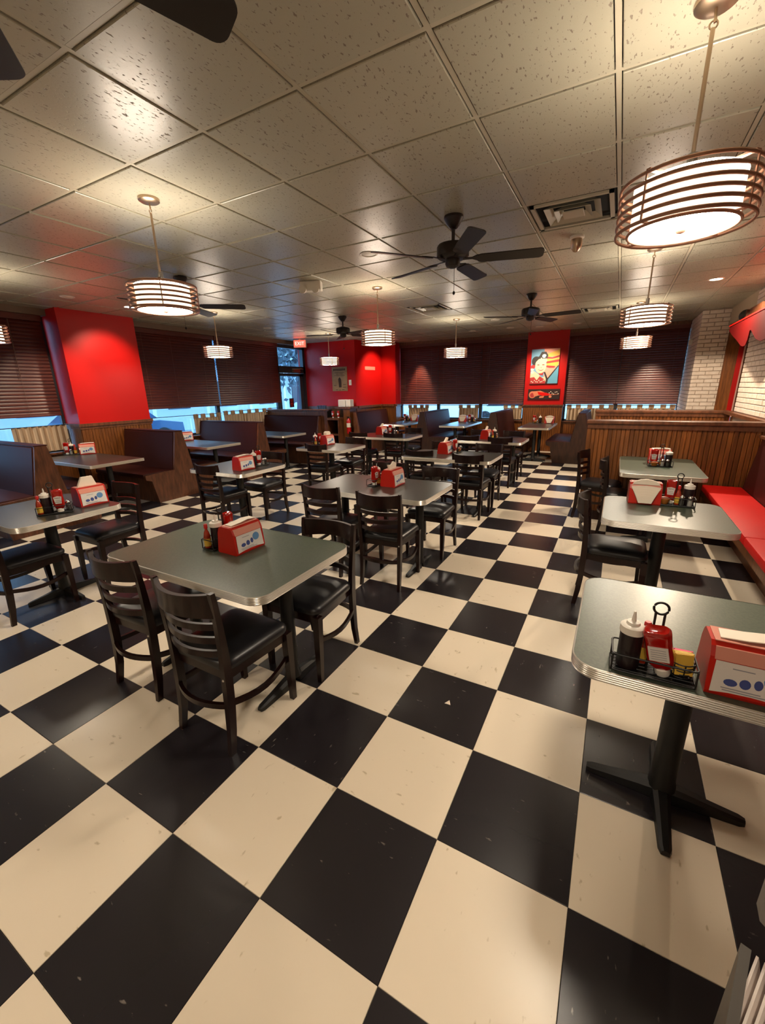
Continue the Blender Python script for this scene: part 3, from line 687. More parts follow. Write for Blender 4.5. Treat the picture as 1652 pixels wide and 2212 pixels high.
CHAIRS = [
 (-1.37, .655, 2, 'left of the two ladder-back chairs in front of the nearest left table'), (-.715, .595, 0, 'nearest ladder-back chair, seen from behind, at the left foreground table'), (-.665, 1.175, 181, 'ladder-back chair on the far side of the left foreground table'),
 (-3.07, .645, 0, 'ladder-back chair cut by the left picture edge'), (-3.13, 1.33, 181, 'ladder-back chair at the far side of the table at the left edge'),
 (-1.345, 2.43, 0, 'front left chair of the second table in the centre row'), (-.755, 2.40, 3, 'front right chair of the second table in the centre row, beside the aisle'), (-1.35, 3.28, 180, 'rear left chair of the second table in the centre row'), (-.68, 3.19, 180, 'rear right chair of the second table in the centre row, seat showing'),
 (-1.42, 4.74, 0, 'front left chair of the third table in the centre row'), (-.70, 4.61, 0, 'front right chair of the third table in the centre row'), (-1.42, 5.27, 180, 'rear left chair of the third table in the centre row'), (-.715, 5.24, 180, 'rear right chair of the third table in the centre row'),
 (-1.35, 6.64, 0, 'front left chair of the farthest table in the centre row'), (-.765, 6.54, 0, 'front right chair of the farthest table in the centre row'), (-1.42, 7.28, 180, 'rear left chair of the farthest table in the centre row'), (-.77, 7.20, 180, 'rear right chair of the farthest table in the centre row'),
 (-3.27, 2.79, 0, 'chair seen from behind at the second table of the left row'), (-3.22, 3.42, 180, 'chair facing the viewer at the second table of the left row'),
 (-3.19, 4.77, 0, 'chair seen from behind at the third table of the left row'), (-3.08, 5.32, 180, 'chair facing the viewer at the third table of the left row'),
 (-3.52, 6.55, 0, 'front left chair at the farthest table of the left row'), (-2.80, 6.64, 0, 'front right chair at the farthest table of the left row'), (-2.86, 7.28, 180, 'rear chair at the farthest table of the left row'),
 (.965, 2.80, -90, 'chair facing the red bench at its second table'), (.775, 5.13, -104, 'chair pulled out beside the end of the bead-board half wall'), (1.05, 4.62, -92, 'chair pushed in at the third table along the red bench')]
for x, y, a, lb in CHAIRS: inst(CT, 'dining_chair', lb, 'chair', (x, y, 0), D(a), 'ladder-back dining chairs')

# ------------------------------------------------------------------ tables
TZ = .757
def table_tpl(w, d, base, r=.085, lam='lam'):
    parts = []
    o_ = rrect(-w/2+.004, w/2-.004, -d/2+.004, d/2-.004, r-.004, 8)
    parts.append(('tabletop', MB().prism(o_, TZ-.036, TZ, 'z').mesh('tabletop', lam)))
    # ribbed metal edge
    b = MB(); vs = []; fs = []; o2 = rrect(-w/2, w/2, -d/2, d/2, r, 8); n = len(o2)
    prof = [(-.004, TZ+.0012), (0, TZ-.0005)]
    for k in range(5): z = TZ-.002-k*.0075; prof += [(.0, z), (.0014, z-.0025), (.0, z-.0055), (-.0022, z-.0065)]
    prof += [(0, TZ-.0405), (-.006, TZ-.0415)]
    cen = []
    for i in range(n):
        p = Vector(o2[i]); a = Vector(o2[i-1]); c = Vector(o2[(i+1) % n]); t = (c-a).normalized(); cen.append((p, Vector((t.y, -t.x))))
    for f, z in prof:
        for p, nr in cen: q = p+nr*f; vs.append((q.x, q.y, z))
    m_ = len(prof)
    for i in range(m_-1):
        for k in range(n): k2 = (k+1) % n; fs.append((i*n+k2, i*n+k, (i+1)*n+k, (i+1)*n+k2))
    b.add(vs, fs); parts.append(('edge_band', b.mesh('edge_band', 'alu', 25)))
    def arm(L, a, c=(0, 0)):
        sec = [(0.02, .036, .062), (.08, .032, .055), (L*.6, .026, .040), (L*.93, .022, .028), (L, .014, .022)]; v = []; f = []
        for x, hw, zt in sec:
            v += [(x, -hw, 0), (x, hw, 0), (x, hw*.9, zt*.7), (x, hw*.45, zt), (x, -hw*.45, zt), (x, -hw*.9, zt*.7)]
        for i in range(4):
            for j in range(6): f.append((i*6+j, i*6+(j+1) % 6, (i+1)*6+(j+1) % 6, (i+1)*6+j))
        f.append((0, 1, 2, 3, 4, 5)); f.append((29, 28, 27, 26, 25, 24))
        return MB().add(v, f, Matrix.Translation((c[0], c[1], .002)) @ Matrix.Rotation(a, 4, 'Z')).mesh('foot', 'iron', 35)
    def column(x, y, rc):
        return MB().lathe([(.05, .05), (rc+.004, .075), (rc, .10), (rc, TZ-.05)], 24, Matrix.Translation((x, y, 0))).mesh('column', 'iron', 40)
    def plate(x, y): return MB().box(x-.15, x+.15, y-.03, y+.03, TZ-.046, TZ-.036).box(x-.03, x+.03, y-.15, y+.15, TZ-.05, TZ-.037).mesh('top_plate', 'iron')
    if base == 'cross':
        parts += [('column', column(0, 0, .044)), ('top_plate', plate(0, 0))]+[('foot', arm(.275, PI/2*k)) for k in range(4)]
    else:
        for x in base:
            parts += [('column', column(x, 0, .038)), ('top_plate', plate(x, 0)), ('foot', arm(.275, PI/2, (x, 0))), ('foot', arm(.275, -PI/2, (x, 0)))]
    return parts
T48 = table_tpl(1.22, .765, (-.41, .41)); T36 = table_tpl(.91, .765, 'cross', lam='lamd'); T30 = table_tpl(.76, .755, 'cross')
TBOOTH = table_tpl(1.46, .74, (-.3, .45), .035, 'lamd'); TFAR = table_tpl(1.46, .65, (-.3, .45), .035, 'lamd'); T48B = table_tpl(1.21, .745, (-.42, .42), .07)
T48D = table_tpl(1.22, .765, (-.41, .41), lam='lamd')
TABLES = {}
def table(key, tpl, x, y, rz, desc):
    inst(tpl, 'dining_table', desc, 'table', (x, y, 0), rz, 'green-grey laminate tables with ribbed metal edges'); TABLES[key] = (x, y)
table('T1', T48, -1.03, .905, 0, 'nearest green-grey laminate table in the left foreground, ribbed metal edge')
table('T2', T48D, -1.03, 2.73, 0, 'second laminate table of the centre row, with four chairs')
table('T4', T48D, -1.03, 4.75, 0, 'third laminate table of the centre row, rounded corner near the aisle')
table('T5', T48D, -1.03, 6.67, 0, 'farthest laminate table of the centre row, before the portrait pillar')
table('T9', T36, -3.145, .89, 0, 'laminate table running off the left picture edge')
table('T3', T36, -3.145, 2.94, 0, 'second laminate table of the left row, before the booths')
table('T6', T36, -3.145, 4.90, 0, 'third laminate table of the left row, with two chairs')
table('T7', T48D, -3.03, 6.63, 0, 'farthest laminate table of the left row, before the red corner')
table('TR1', T30, 1.205, 1.06, 0, 'nearest right laminate table on a black four-foot pedestal')
table('TR2', T30, 1.235, 2.80, 0, 'second laminate table along the red bench, napkins facing the viewer')
table('TR3', T48B, 1.335, 4.82, PI/2, 'third laminate table along the red bench, before the bead-board half wall')
table('B1', TBOOTH, -5.755, 2.57, 0, 'nearest booth table by the left windows')
table('B2', TBOOTH, -5.79, 4.42, 0, 'second booth table by the left windows')
table('B3', TBOOTH, -5.74, 6.23, 0, 'third booth table by the left windows, nothing on it')
table('FA', TFAR, -4.12, 9.67, -PI/2, 'booth table under the far window beside the red corner')
table('FB', TFAR, -2.54, 9.67, -PI/2, 'booth table under the middle far window')
table('FC', TFAR, -.69, 9.67, -PI/2, 'booth table standing against the portrait pillar')

# ------------------------------------------------------------------ booths
M['boothshade'] = mat('booth_shaded_wood', '#3C2216', .4, var=('#28140C', 9, (3, 3, .6), .35, .65))  # booth wood darkened: dim light at the far end put into the colour
def booth_tpl(L, double=True, wood='woodd'):
    parts = []
    half = [(0.66, .385), (.66, .45), (.175, .465), (.064, 1.055)]
    pr = [(.50, 0), (.57, .355)]+half
    if double: prof = pr+[(-y, z) for y, z in pr[::-1]]
    else: prof = [(-y, z) for y, z in pr[::-1]]; prof = prof+[(.0, 0)][::1]; prof = [(-.064, 1.055), (-.175, .465), (-.66, .45), (-.66, .385), (-.57, .355), (-.50, 0), (.02, 0), (.02, 1.055)]
    parts.append(('end_panel', MB().prism(prof, L-.035, L, 'x').mesh('end_panel', wood)))
    for s in ((-1, 1) if double else (-1,)):
        q = [(.185*s, .45), (.078*s, 1.04), (.066*s, 1.05), (.012*s, 1.05), (.010*s, .45)]
        parts.append(('backrest', MB().prism(q, .01, L-.037, 'x').mesh('backrest', 'maroon')))
        b = MB().box(.01, L-.037, min(.16*s, .675*s), max(.16*s, .675*s), .405, .475, b=.018)
        parts.append(('seat', b.mesh('seat', 'maroon', 40)))
    y0 = -.5; y1 = .5 if double else .015
    parts.append(('base', MB().box(.01, L-.037, y0, y1, 0, .405).mesh('base', 'woodd')))
    parts.append(('top_cap', MB().box(0, L, -.072, .072 if double else .025, 1.052, 1.066).mesh('top_cap', 'maroon')))
    return parts
BT = booth_tpl(1.70); BF = booth_tpl(1.70, True, 'boothshade'); BS = booth_tpl(1.70, False)
GB = 'maroon booths with wooden end panels'
for y, lb in ((1.80, 'booth seat at the left edge, blue daylight on its back'), (5.50, 'double booth between second and third left booth tables')):
    inst(BT, 'booth_bench', lb, 'booth', (-6.93, y, 0), 0, GB)
inst(booth_tpl(1.345), 'booth_bench', 'double booth in front of the red left pillar', 'booth', (-6.575, 3.68, 0), 0, GB)
inst(BS, 'booth_bench', 'single booth backing onto the low partition by the glass door', 'booth', (-6.93, 7.42, 0), 0, GB)
inst(BS, 'booth_bench', 'single booth against the red corner wall beside the extinguisher', 'booth', (-5.215, 10.56, 0), -PI/2, GB)
bpy.data.objects[COL.objects[-1].parent.name].scale = (1, -1, 1)
for x, lb in ((-3.36, 'double booth with shiny dark back under the far windows'), (-1.60, 'double booth just left of the portrait pillar'), (.24, 'double booth right of the portrait pillar, low seat ends showing')):
    inst(BF, 'booth_bench', lb, 'booth', (x, 10.78, 0), -PI/2, GB)

# low partition behind the last left booth
inst([('core', MB().box(-6.93, -5.23, 7.47, 7.57, 0, 1.16).mesh('core', 'wood')), ('end_post', MB().box(-5.25, -5.15, 7.46, 7.58, 0, 1.16).mesh('end_post', 'woodd')), ('cap_rail', MB().box(-6.93, -5.12, 7.43, 7.61, 1.16, 1.20, b=.006).mesh('cap_rail', 'woodd'))], 'low_partition', 'low wooden partition with a capped top by the glass door', 'partition', (0, 0, 0))

# half walls with bead-board planks
def halfwall(x0, x1, y0, y1, zt, lb, nplank):
    parts = [('core', MB().box(x0, x1, y0, y1, 0, zt-.045).mesh('core', 'woodd')), ('cap_rail', MB().box(x0-.025, x1, y0-.045, y1+.035, zt-.045, zt, b=.008).box(x0-.012, x1, y0-.03, y0, zt-.10, zt-.045).mesh('cap_rail', 'woodd')),
             ('end_board', MB().box(x0-.012, x0+.035, y0-.022, y1+.01, 0, zt-.05).mesh('end_board', 'wood'))]
    w = (x1-x0-.035)/nplank; c = .005; hw = w/2-.0012
    b = MB(); zz0, zz1 = .0, zt-.10
    sec = [(-hw, 0), (-hw, -.010), (-hw+c, -.016), (hw-c, -.016), (hw, -.010), (hw, 0)]
    b.prism(sec, zz0, zz1, 'z'); pm = b.mesh('plank', 'wood')
    root = inst(parts, 'half_wall', lb, 'partition', (0, 0, 0))
    for k in range(nplank): link('plank', pm, root, (x0+.035+(k+.5)*w, y0, 0))
halfwall(.565, XR, 5.48, 5.60, 1.195, 'brown bead-board half wall behind the third bench table', 38)
halfwall(.545, XR, 8.0, 8.12, 1.19, 'second bead-board half wall behind the first, only its top showing', 38)

# ------------------------------------------------------------------ red bench
b = MB()
parts = [('base', MB().box(2.06, XR-.02, -1.9, 5.40, 0, .36).mesh('base', 'woodd')), ('seat_rail', MB().box(1.86, 1.92, -1.9, 5.40, .33, .40).box(1.92, XR-.02, -1.9, 5.40, .36, .40).mesh('seat_rail', 'wood'))]
for a, c in ((3.387, 5.39), (1.40, 3.381), (-.6, 1.394)): parts.append(('seat_cushion', MB().box(1.85, 2.22, a, c, .40, .475, b=.016).mesh('seat_cushion', 'redv', 40)))
for a, c in ((3.387, 5.39), (1.40, 3.381), (-.6, 1.394)): parts.append(('back_cushion', MB().prism([(2.215, .40), (2.30, 1.03), (XR-.03, 1.03), (XR-.03, .40)], a, c, 'y').mesh('back_cushion', 'maroon2')))
parts.append(('cap_rail', MB().box(2.27, XR-.02, -1.9, 5.42, 1.032, 1.065, b=.006).mesh('cap_rail', 'woodd')))
inst(parts, 'wall_bench', 'long red vinyl wall bench along the right wall', 'bench', (0, 0, 0))

# awning over the brick wall
val = [(7.74, 2.42), (7.74, 2.36), (7.45, 2.27), (7.1, 2.18), (6.8, 2.09), (6.66, 2.068), (6.54, 2.075), (6.48, 2.14), (6.46, 2.24)]
sc_ = []
for k in range(9):
    y = 6.40-k*1.0
    sc_ += [(y, 2.24), (y-.12, 2.19), (y-.32, 2.11), (y-.55, 2.068), (y-.78, 2.08), (y-.92, 2.15), (y-.97, 2.24)]
sc_ = [p for p in sc_ if p[0] > -2.2]
inst([('canopy', MB().add([(2.2, 7.74, 2.42), (2.2, -2.3, 2.42), (XR-.015, -2.3, 2.50), (XR-.015, 7.74, 2.50), (2.2, 7.74, 2.405), (2.2, -2.3, 2.405), (XR-.015, -2.3, 2.485), (XR-.015, 7.74, 2.485)], [(0, 1, 2, 3), (7, 6, 5, 4), (0, 4, 5, 1), (3, 2, 6, 7), (0, 3, 7, 4), (1, 5, 6, 2)]).mesh('canopy', 'awn')),
      ('valance', MB().prism(val+sc_+[(-2.2, 2.42)], 2.188, 2.2, 'x').mesh('valance', 'awn')), ('front_rail', MB().box(2.18, 2.205, -2.2, 7.75, 2.415, 2.432).mesh('front_rail', 'redv'))], 'awning', 'red scalloped awning along the white brick wall', 'awning', (0, 0, 0))
inst([('cabinet', MB().box(2.33, XR-.013, 7.62, 7.70, 2.52, 2.62).box(2.36, XR-.013, 7.0, 7.62, 2.53, 2.63).mesh('cabinet', 'woodd')), ('horn', MB().lathe([(.03, 0), (.045, .06), (.085, .14)], 20, Matrix.Translation((2.36, 7.66, 2.56)) @ Matrix.Rotation(-PI/2, 4, 'X')).mesh('horn', 'iron', 40))], 'wall_speaker', 'dark wooden speaker box with black horn above the red awning', 'speaker', (0, 0, 0))
inst([('body', MB().box(1.965, 2.03, 10.2, 10.28, 2.36, 2.46, b=.01).mesh('body', 'white'))], 'wall_sensor', 'small white sensor box on the side of the brick pier', 'sensor', (0, 0, 0))

# ------------------------------------------------------------------ table-top things
def disp_tpl(kind):
    """red napkin dispenser, long axis x, front = -y"""
    pr = [(-.074, 0), (-.078, .010), (-.064, .118), (-.052, .146), (-.038, .158), (.038, .158), (.052, .146), (.064, .118), (.078, .010), (.074, 0)]
    b = MB().prism(pr, -.105, .105, 'x'); body = b.mesh('body', 'dispr')
    lid = MB().box(-.096, .096, -.042, .042, .158, .1605).prism([(-.0675, .112), (-.0535, .1462), (-.051, .1475), (-.0645, .1135)], -.094, .094, 'x').mesh('lid', 'displid')
    th = math.atan2(.108, .014)
    fm = Matrix.Translation((0, -.0725, .064)) @ Matrix.Rotation(PI/2-math.atan2(.014, .108), 4, 'X')
    parts = [('body', body), ('lid', lid)]
    if kind == 'open':
        ns = []
        for k in range(5):
            w0, w1 = .042, .060+.009*k; t = -.004+.018*k
            ns.append(('napkin', MB().prism([(-w0, -.052), (w0, -.052), (w1, t), (w1*.5, t+.007), (0, t+.010), (-w1*.5, t+.007), (-w1, t)], .001+.006*(4-k), .0045+.006*(4-k), 'z', fm).mesh('napkin', 'whitep')))
        parts += ns
    else:
        c = MB().prism([(-.094, -.052), (-.05, -.046), (0, -.044), (.05, -.046), (.094, -.052), (.090, .046), (-.090, .046)], 0, .0015, 'z', fm).mesh('advert', 'card')
        subs = []
        def disc(cx, cy, rx, ry, m_, n=14): return MB().prism([(cx+rx*math.cos(2*PI*k/n), cy+ry*math.sin(2*PI*k/n)) for k in range(n)], .0015, .0019, 'z', fm).mesh('print', m_)
        subs += [('print', disc(.045, .012, .024, .023, 'blue1')), ('print', disc(.012, -.004, .010, .015, 'blue2')), ('print', disc(-.017, -.010, .013, .015, 'blue2')), ('print', disc(-.050, -.014, .016, .011, 'blue2'))]
        ln = MB()
        for x0, x1, y in ((-.07, .02, -.034), (-.066, .045, -.041), (-.05, .0, .028)): ln.prism([(x0, y), (x1, y), (x1, y+.003), (x0, y+.003)], .0015, .0019, 'z', fm)
        subs.append(('print', ln.mesh('print', 'greyp')))
        parts.append(('advert', c, subs))
    if kind == 'open': parts.append(('napkin', MB().prism([(-.09, .148), (.09, .148), (.075, .168), (.04, .182), (0, .187), (-.04, .182), (-.075, .168)], -.06, -.03, 'y').mesh('napkin', 'whitep')))
    if kind in ('flat',):
        parts.append(('napkin', MB().ribbon([(-.08, .0, .163), (-.02, -.004, .168), (.04, .004, .171), (.098, 0, .166)], .055, .003).mesh('napkin', 'whitep')))
    elif kind == 'up':
        parts.append(('napkin', MB().prism([(-.078, .155), (.066, .155), (.042, .235), (-.038, .235)], -.012, .012, 'y').mesh('napkin', 'whitep')))
    elif kind == 'fold':
        parts.append(('napkin', MB().prism([(-.07, .157), (.05, .157), (.06, .20), (.015, .222), (-.035, .197), (-.09, .207)], -.008, .008, 'y').mesh('napkin', 'whitep')))
    elif kind == 'puff':
        parts.append(('napkin', MB().prism([(-.05, .157), (.05, .157), (.055, .195), (.03, .217), (-.02, .22), (-.052, .197)], -.03, .03, 'y').mesh('napkin', 'whitep')))
    elif kind == 'tip':
        parts.append(('napkin', MB().prism([(-.06, .157), (.03, .157), (.08, .205), (.03, .218)], -.01, .01, 'y').mesh('napkin', 'whitep')))
    return parts
DT = {k: disp_tpl(k) for k in ('flat', 'open', 'up', 'fold', 'puff', 'tip')}
def caddy_tpl(w=.225, d=.10):
    x, y = w/2, d/2; r = .0028
    tray = MB()
    for k in range(5): yy = -y+.01+k*(d-.02)/4; tray.tube([(-x, yy, .006), (x, yy, .006)], .002, 5)
    tray.box(-x+.004, x-.004, -y+.004, y-.004, .002, .0035)
    parts = [('tray', tray.mesh('tray', 'iron'))]
    parts.append(('rim', MB().tube([(a, c, .062) for a, c in rrect(-x, x, -y, y, .012, 3)], r, 6, True).tube([(a, c, .006) for a, c in rrect(-x, x, -y, y, .012, 3)], r, 6, True).mesh('rim', 'iron', 50)))
    for sx in (-1, 1):
        for sy in (-1, 1): parts.append(('post', MB().tube([(sx*(x-.002), sy*(y-.002), .004), (sx*(x-.002), sy*(y-.002), .062)], r, 6).mesh('post', 'iron')))
    R = .0195; HZ = .222
    ring = [(R*math.sin(2*PI*k/22), 0, HZ-R*math.cos(2*PI*k/22)) for k in range(22)]
    hd = MB().tube(ring, .0036, 8, True)
    for s in (-1, 1): hd.tube([(s*.012, 0, .005), (s*.012, 0, HZ-.0155)], .0036, 8)
    parts.append(('handle', hd.mesh('handle', 'iron', 50)))
    return parts
CD = caddy_tpl()
kl = fcurve_text('HEINZ', .0135, Matrix.Translation((0, -.0262, .112)) @ Matrix.Rotation(PI/2, 4, 'X'), 'text')
kl2 = fcurve_text('TOMATO', .0075, Matrix.Translation((0, -.0262, .092)) @ Matrix.Rotation(PI/2, 4, 'X'), 'text')
kl3 = fcurve_text('KETCHUP', .0085, Matrix.Translation((0, -.0262, .080)) @ Matrix.Rotation(PI/2, 4, 'X'), 'text')
def ketchup_tpl():
    o_ = rrect(-.037, .037, -.0235, .0235, .018, 5)
    body = MB().stack(o_, [(.55, .022), (.78, .034), (.98, .055), (1.0, .08), (.94, .115), (.97, .145), (1.0, .160), (.96, .170), (.82, .176), (.66, .174), (.45, .170)]).mesh('body', 'ketch', 60)
    cap = MB().lathe([(.0205, 0), (.0215, .004), (.0205, .024), (.017, .027)], 20).mesh('cap', 'white', 40)
    lab = MB().prism([(-.026, .12), (0, .126), (.026, .12), (.019, .068), (-.019, .068)], -.0258, -.0215, 'y').mesh('label', 'card')
    lab2 = MB().prism([(-.026, .125), (.026, .125), (.026, .07), (-.026, .07)], .0215, .0255, 'y').mesh('label', 'card')
    return [('body', body), ('cap', cap), ('label', lab, [('lettering', kl), ('lettering', kl2), ('lettering', kl3)]), ('label', lab2)]
KT = ketchup_tpl()
def ktbox():   # lines printed on the rear label
    b = MB()
    for k in range(5): b.box(-.02, .02, .0255, .0258, .078+k*.009, .080+k*.009)
    return b.mesh('print', 'greyp')
KT[3] = ('label', KT[3][1], [('print', ktbox())])
ST = [('body', MB().lathe([(.030, 0), (.0325, .006), (.0325, .12), (.030, .128)], 26).mesh('body', 'sauce', 40)), ('lid', MB().lathe([(.0345, .122), (.0352, .126), (.0345, .144), (.030, .148), (.020, .150), (.018, .158), (.007, .161), (.0055, .175), (.0032, .192), (.002, .193)], 26).mesh('lid', 'white', 35))]
HT = [('bottle', MB().lathe([(.018, 0), (.0195, .004), (.0195, .07), (.014, .095), (.0075, .11), (.0075, .124)], 20).mesh('bottle', 'hot', 40)), ('cap', MB().lathe([(.0105, .118), (.0105, .14), (.008, .144)], 16).mesh('cap', 'rcap', 40)), ('label', MB().lathe([(.0199, .012), (.0199, .058)], 20).mesh('label', 'yellow', 60))]
SALT = [('jar', MB().lathe([(.017, 0), (.0185, .004), (.0165, .055), (.0155, .06)], 12).mesh('jar', 'jar', 30)), ('contents', MB().lathe([(.0155, .002), (.015, .046)], 12).mesh('contents', 'salt')), ('lid', MB().lathe([(.0165, .058), (.0165, .068), (.010, .076), (.003, .078)], 16).mesh('lid', 'chrome', 40))]
PEP = [SALT[0], ('contents', MB().lathe([(.0155, .002), (.015, .05)], 12).mesh('contents', 'pepper')), SALT[2]]
def sugar_tpl():
    b = MB()
    for k in range(5): z = .003+k*.012; b.torus(.031+.006*k/4, .002, 24, 5, Matrix.Translation((0, 0, z)))
    for k in range(8): a = PI/4*k; b.tube([(.031*math.cos(a), .031*math.sin(a), .002), (.037*math.cos(a), .037*math.sin(a), .051)], .0018, 5)
    b.lathe([(.031, .001), (.031, .004)], 20)
    parts = [('bowl', b.mesh('bowl', 'iron', 50))]
    for k in range(9):
        a = -.5+k*.12; m_ = 'pink' if k > 5 else 'yellow'
        parts.append(('packet', MB().box(-.024, .024, -.0018, .0018, -.03, .034, Matrix.Translation((random.uniform(-.004, .004), -.022+k*.0054, .043)) @ Matrix.Rotation(a*.5, 4, 'X') @ Matrix.Rotation(random.uniform(-.15, .15), 4, 'Z')).mesh('packet', m_)))
    return parts
SU = sugar_tpl()
DIP = [('cup', MB().lathe([(.022, 0), (.024, .003), (.036, .040), (.034, .041), (.022, .006)], 22).mesh('cup', 'amber', 40)), ('packets', MB().lathe([(.033, .034), (.022, .05), (.003, .056)], 12).mesh('packets', 'orange', 30))]
desc = {'T1': 'the nearest left table', 'T2': 'the second centre table', 'T4': 'the third centre table', 'T5': 'the farthest centre table', 'T9': 'the table at the left edge', 'T3': 'the second left-row table', 'T6': 'the third left-row table', 'T7': 'the farthest left-row table',
        'TR1': 'the nearest right table', 'TR2': 'the second bench table', 'TR3': 'the third bench table', 'B1': 'the nearest left booth table', 'B2': 'the second left booth table', 'FA': 'the far booth table by the red corner', 'FB': 'the middle far booth table', 'FC': 'the table at the portrait pillar'}
names = {'k': ('ketchup_bottle', KT, 'upside-down red ketchup bottle on %s', 'bottle'), 's': ('squeeze_bottle', ST, 'dark squeeze bottle with white lid on %s', 'bottle'), 'h': ('hot_sauce_bottle', HT, 'small red-capped hot sauce bottle on %s', 'bottle'),
         'a': ('salt_shaker', SALT, 'glass salt shaker with chrome lid on %s', 'shaker'), 'p': ('pepper_shaker', PEP, 'glass pepper shaker with chrome lid on %s', 'shaker'), 'u': ('sugar_basket', SU, 'small basket of yellow and pink packets on %s', 'basket'), 'd': ('packet_cup', DIP, 'amber cup of orange packets on %s', 'cup')}
grp = {'k': 'ketchup bottles on the tables', 's': 'squeeze bottles on the tables', 'h': 'hot sauce bottles on the tables', 'a': 'salt shakers on the tables', 'p': 'pepper shakers on the tables', 'u': 'sweetener baskets', 'd': 'packet cups on the tables'}
ZT = TZ+.001
def setting(key, disp=None, cad=None, items=()):
    """disp = (x, y, deg, kind); cad = (x, y, deg); items = (code, local x, local y, deg) in the caddy"""
    if disp: inst(DT[disp[3]], 'napkin_dispenser', 'red napkin dispenser %s on %s' % ({'flat': 'with napkin over its top', 'open': 'with napkin-filled front', 'up': 'with upright napkin', 'fold': 'with folded napkin', 'puff': 'with puffy napkin', 'tip': 'with leaning napkin tip'}[disp[3]], desc[key]), 'dispenser', (disp[0], disp[1], ZT), D(disp[2]), 'red napkin dispensers')
    if cad:
        inst(CD, 'condiment_caddy', 'black wire condiment caddy on %s' % desc[key], 'caddy', (cad[0], cad[1], ZT), D(cad[2]), 'black wire condiment caddies')
        a = D(cad[2])
        for c, lx, ly, dg in items:
            nm, tp, lb, ct = names[c]
            tilt = dg if isinstance(dg, tuple) else (0, 0, dg)
            o = inst(tp, nm, lb % desc[key], ct, (cad[0]+lx*math.cos(a)-ly*math.sin(a), cad[1]+lx*math.sin(a)+ly*math.cos(a), ZT+.0085), 0, grp[c])
            o.rotation_euler = [D(t) for t in tilt]
setting('T1', (-.972, .957, 88, 'flat'), (-1.125, .955, 88), (('h', -.092, .02, 0), ('s', -.045, -.008, 0), ('k', .05, .005, 100)))
setting('T9', (-2.935, 1.14, 86, 'up'), (-2.90, .86, 60), (('h', -.09, -.01, 0), ('s', -.046, .01, 0), ('k', .035, -.004, 60), ('p', .085, .025, 0)))
setting('T2', (-.93, 2.80, 88, 'fold'), (-1.08, 2.76, 88), (('k', -.06, -.01, 90), ('h', -.015, -.03, 0), ('s', .02, .012, 0), ('d', .075, -.01, 0)))
setting('T3', (-2.935, 2.835, 84, 'flat'), (-2.955, 3.11, 80), (('s', -.075, .0, 0), ('k', -.015, -.01, 62), ('a', .04, -.02, 0), ('p', .075, -.02, 0)))
setting('T4', (-1.17, 4.86, 88, 'tip'), (-1.05, 5.0, 90), (('k', -.06, .01, 80), ('s', .0, .015, 0), ('d', .045, -.01, 0), ('p', .09, -.02, 0)))
setting('T5', (-1.10, 6.70, 88, 'tip'), (-.97, 6.80, 90), (('s', -.05, .0, 0), ('h', -.09, .02, 0), ('d', .01, -.01, 0), ('a', .06, -.02, 0)))
setting('T6', (-3.36, 5.10, 86, 'puff'), (-3.50, 5.02, 88), (('s', -.05, .012, 0), ('h', -.09, -.01, 0), ('h', .0, -.02, 0), ('k', .055, 0, 80), ('d', .1, .012, 0))) if False else setting('T6', (-3.36, 5.10, 86, 'puff'), (-3.50, 5.02, 88), (('s', -.05, .012, 0), ('h', -.085, -.02, 0), ('k', .045, 0, 80), ('d', .09, -.012, 0)))
setting('T7', (-3.24, 6.78, 86, 'tip'), (-3.02, 6.86, 20), (('k', -.06, .0, 20), ('s', .0, .02, 0), ('a', .03, -.025, 0), ('p', .07, -.02, 0), ('d', .075, .022, 0)))
setting('TR1', (1.288, .79, 1, 'flat'), (1.052, .752, 1), (('s', -.066, -.010, 0), ('k', .032, -.006, (-16, 11, 170)), ('u', .078, .012, 10), ('h', -.022, .034, 0)))
setting('TR2', (1.12, 3.04, 3, 'open'), (1.33, 3.03, 0), (('d', -.075, -.01, 0), ('k', -.04, .025, -12), ('h', .005, .0, 0), ('p', .028, -.03, 0), ('a', .078, -.028, 0), ('s', .068, .016, 0)))
setting('TR3', (1.345, 5.02, 0, 'flat'), (1.345, 4.78, 8), (('k', -.06, .02, -10), ('d', -.06, -.024, 0), ('a', .015, -.026, 0), ('h', .02, .022, 0), ('s', .075, .012, 0), ('p', .06, -.032, 0)))
setting('B1', (-6.33, 2.85, 62, 'flat'), (-6.49, 2.70, 60), (('k', -.06, .0, 50), ('s', .0, .015, 0), ('a', -.01, -.03, 0), ('h', .045, -.01, 0)))
setting('B2', (-6.39, 4.67, 62, 'flat'), (-6.54, 4.45, 60), (('s', -.03, .0, 0), ('a', .04, -.02, 0), ('k', .08, .01, 50)))
setting('FA', (-4.06, 10.22, 0, 'open'), (-4.32, 10.24, 0), (('k', -.07, 0, 0), ('s', -.01, .0, 0), ('h', .03, .01, 0), ('p', .07, -.02, 0)))
setting('FB', (-2.68, 10.24, 0, 'open'), (-2.44, 10.26, 0), (('k', -.07, 0, 0), ('s', .0, .0, 0), ('h', .045, .01, 0), ('a', .085, -.02, 0)))
setting('FC', (-.53, 10.24, 0, 'open'), (-.80, 10.2, 0), (('k', -.08, .01, 0), ('d', -.055, -.024, 0), ('h', -.02, .01, 0), ('a', .0, -.03, 0), ('s', .06, .0, 0)))

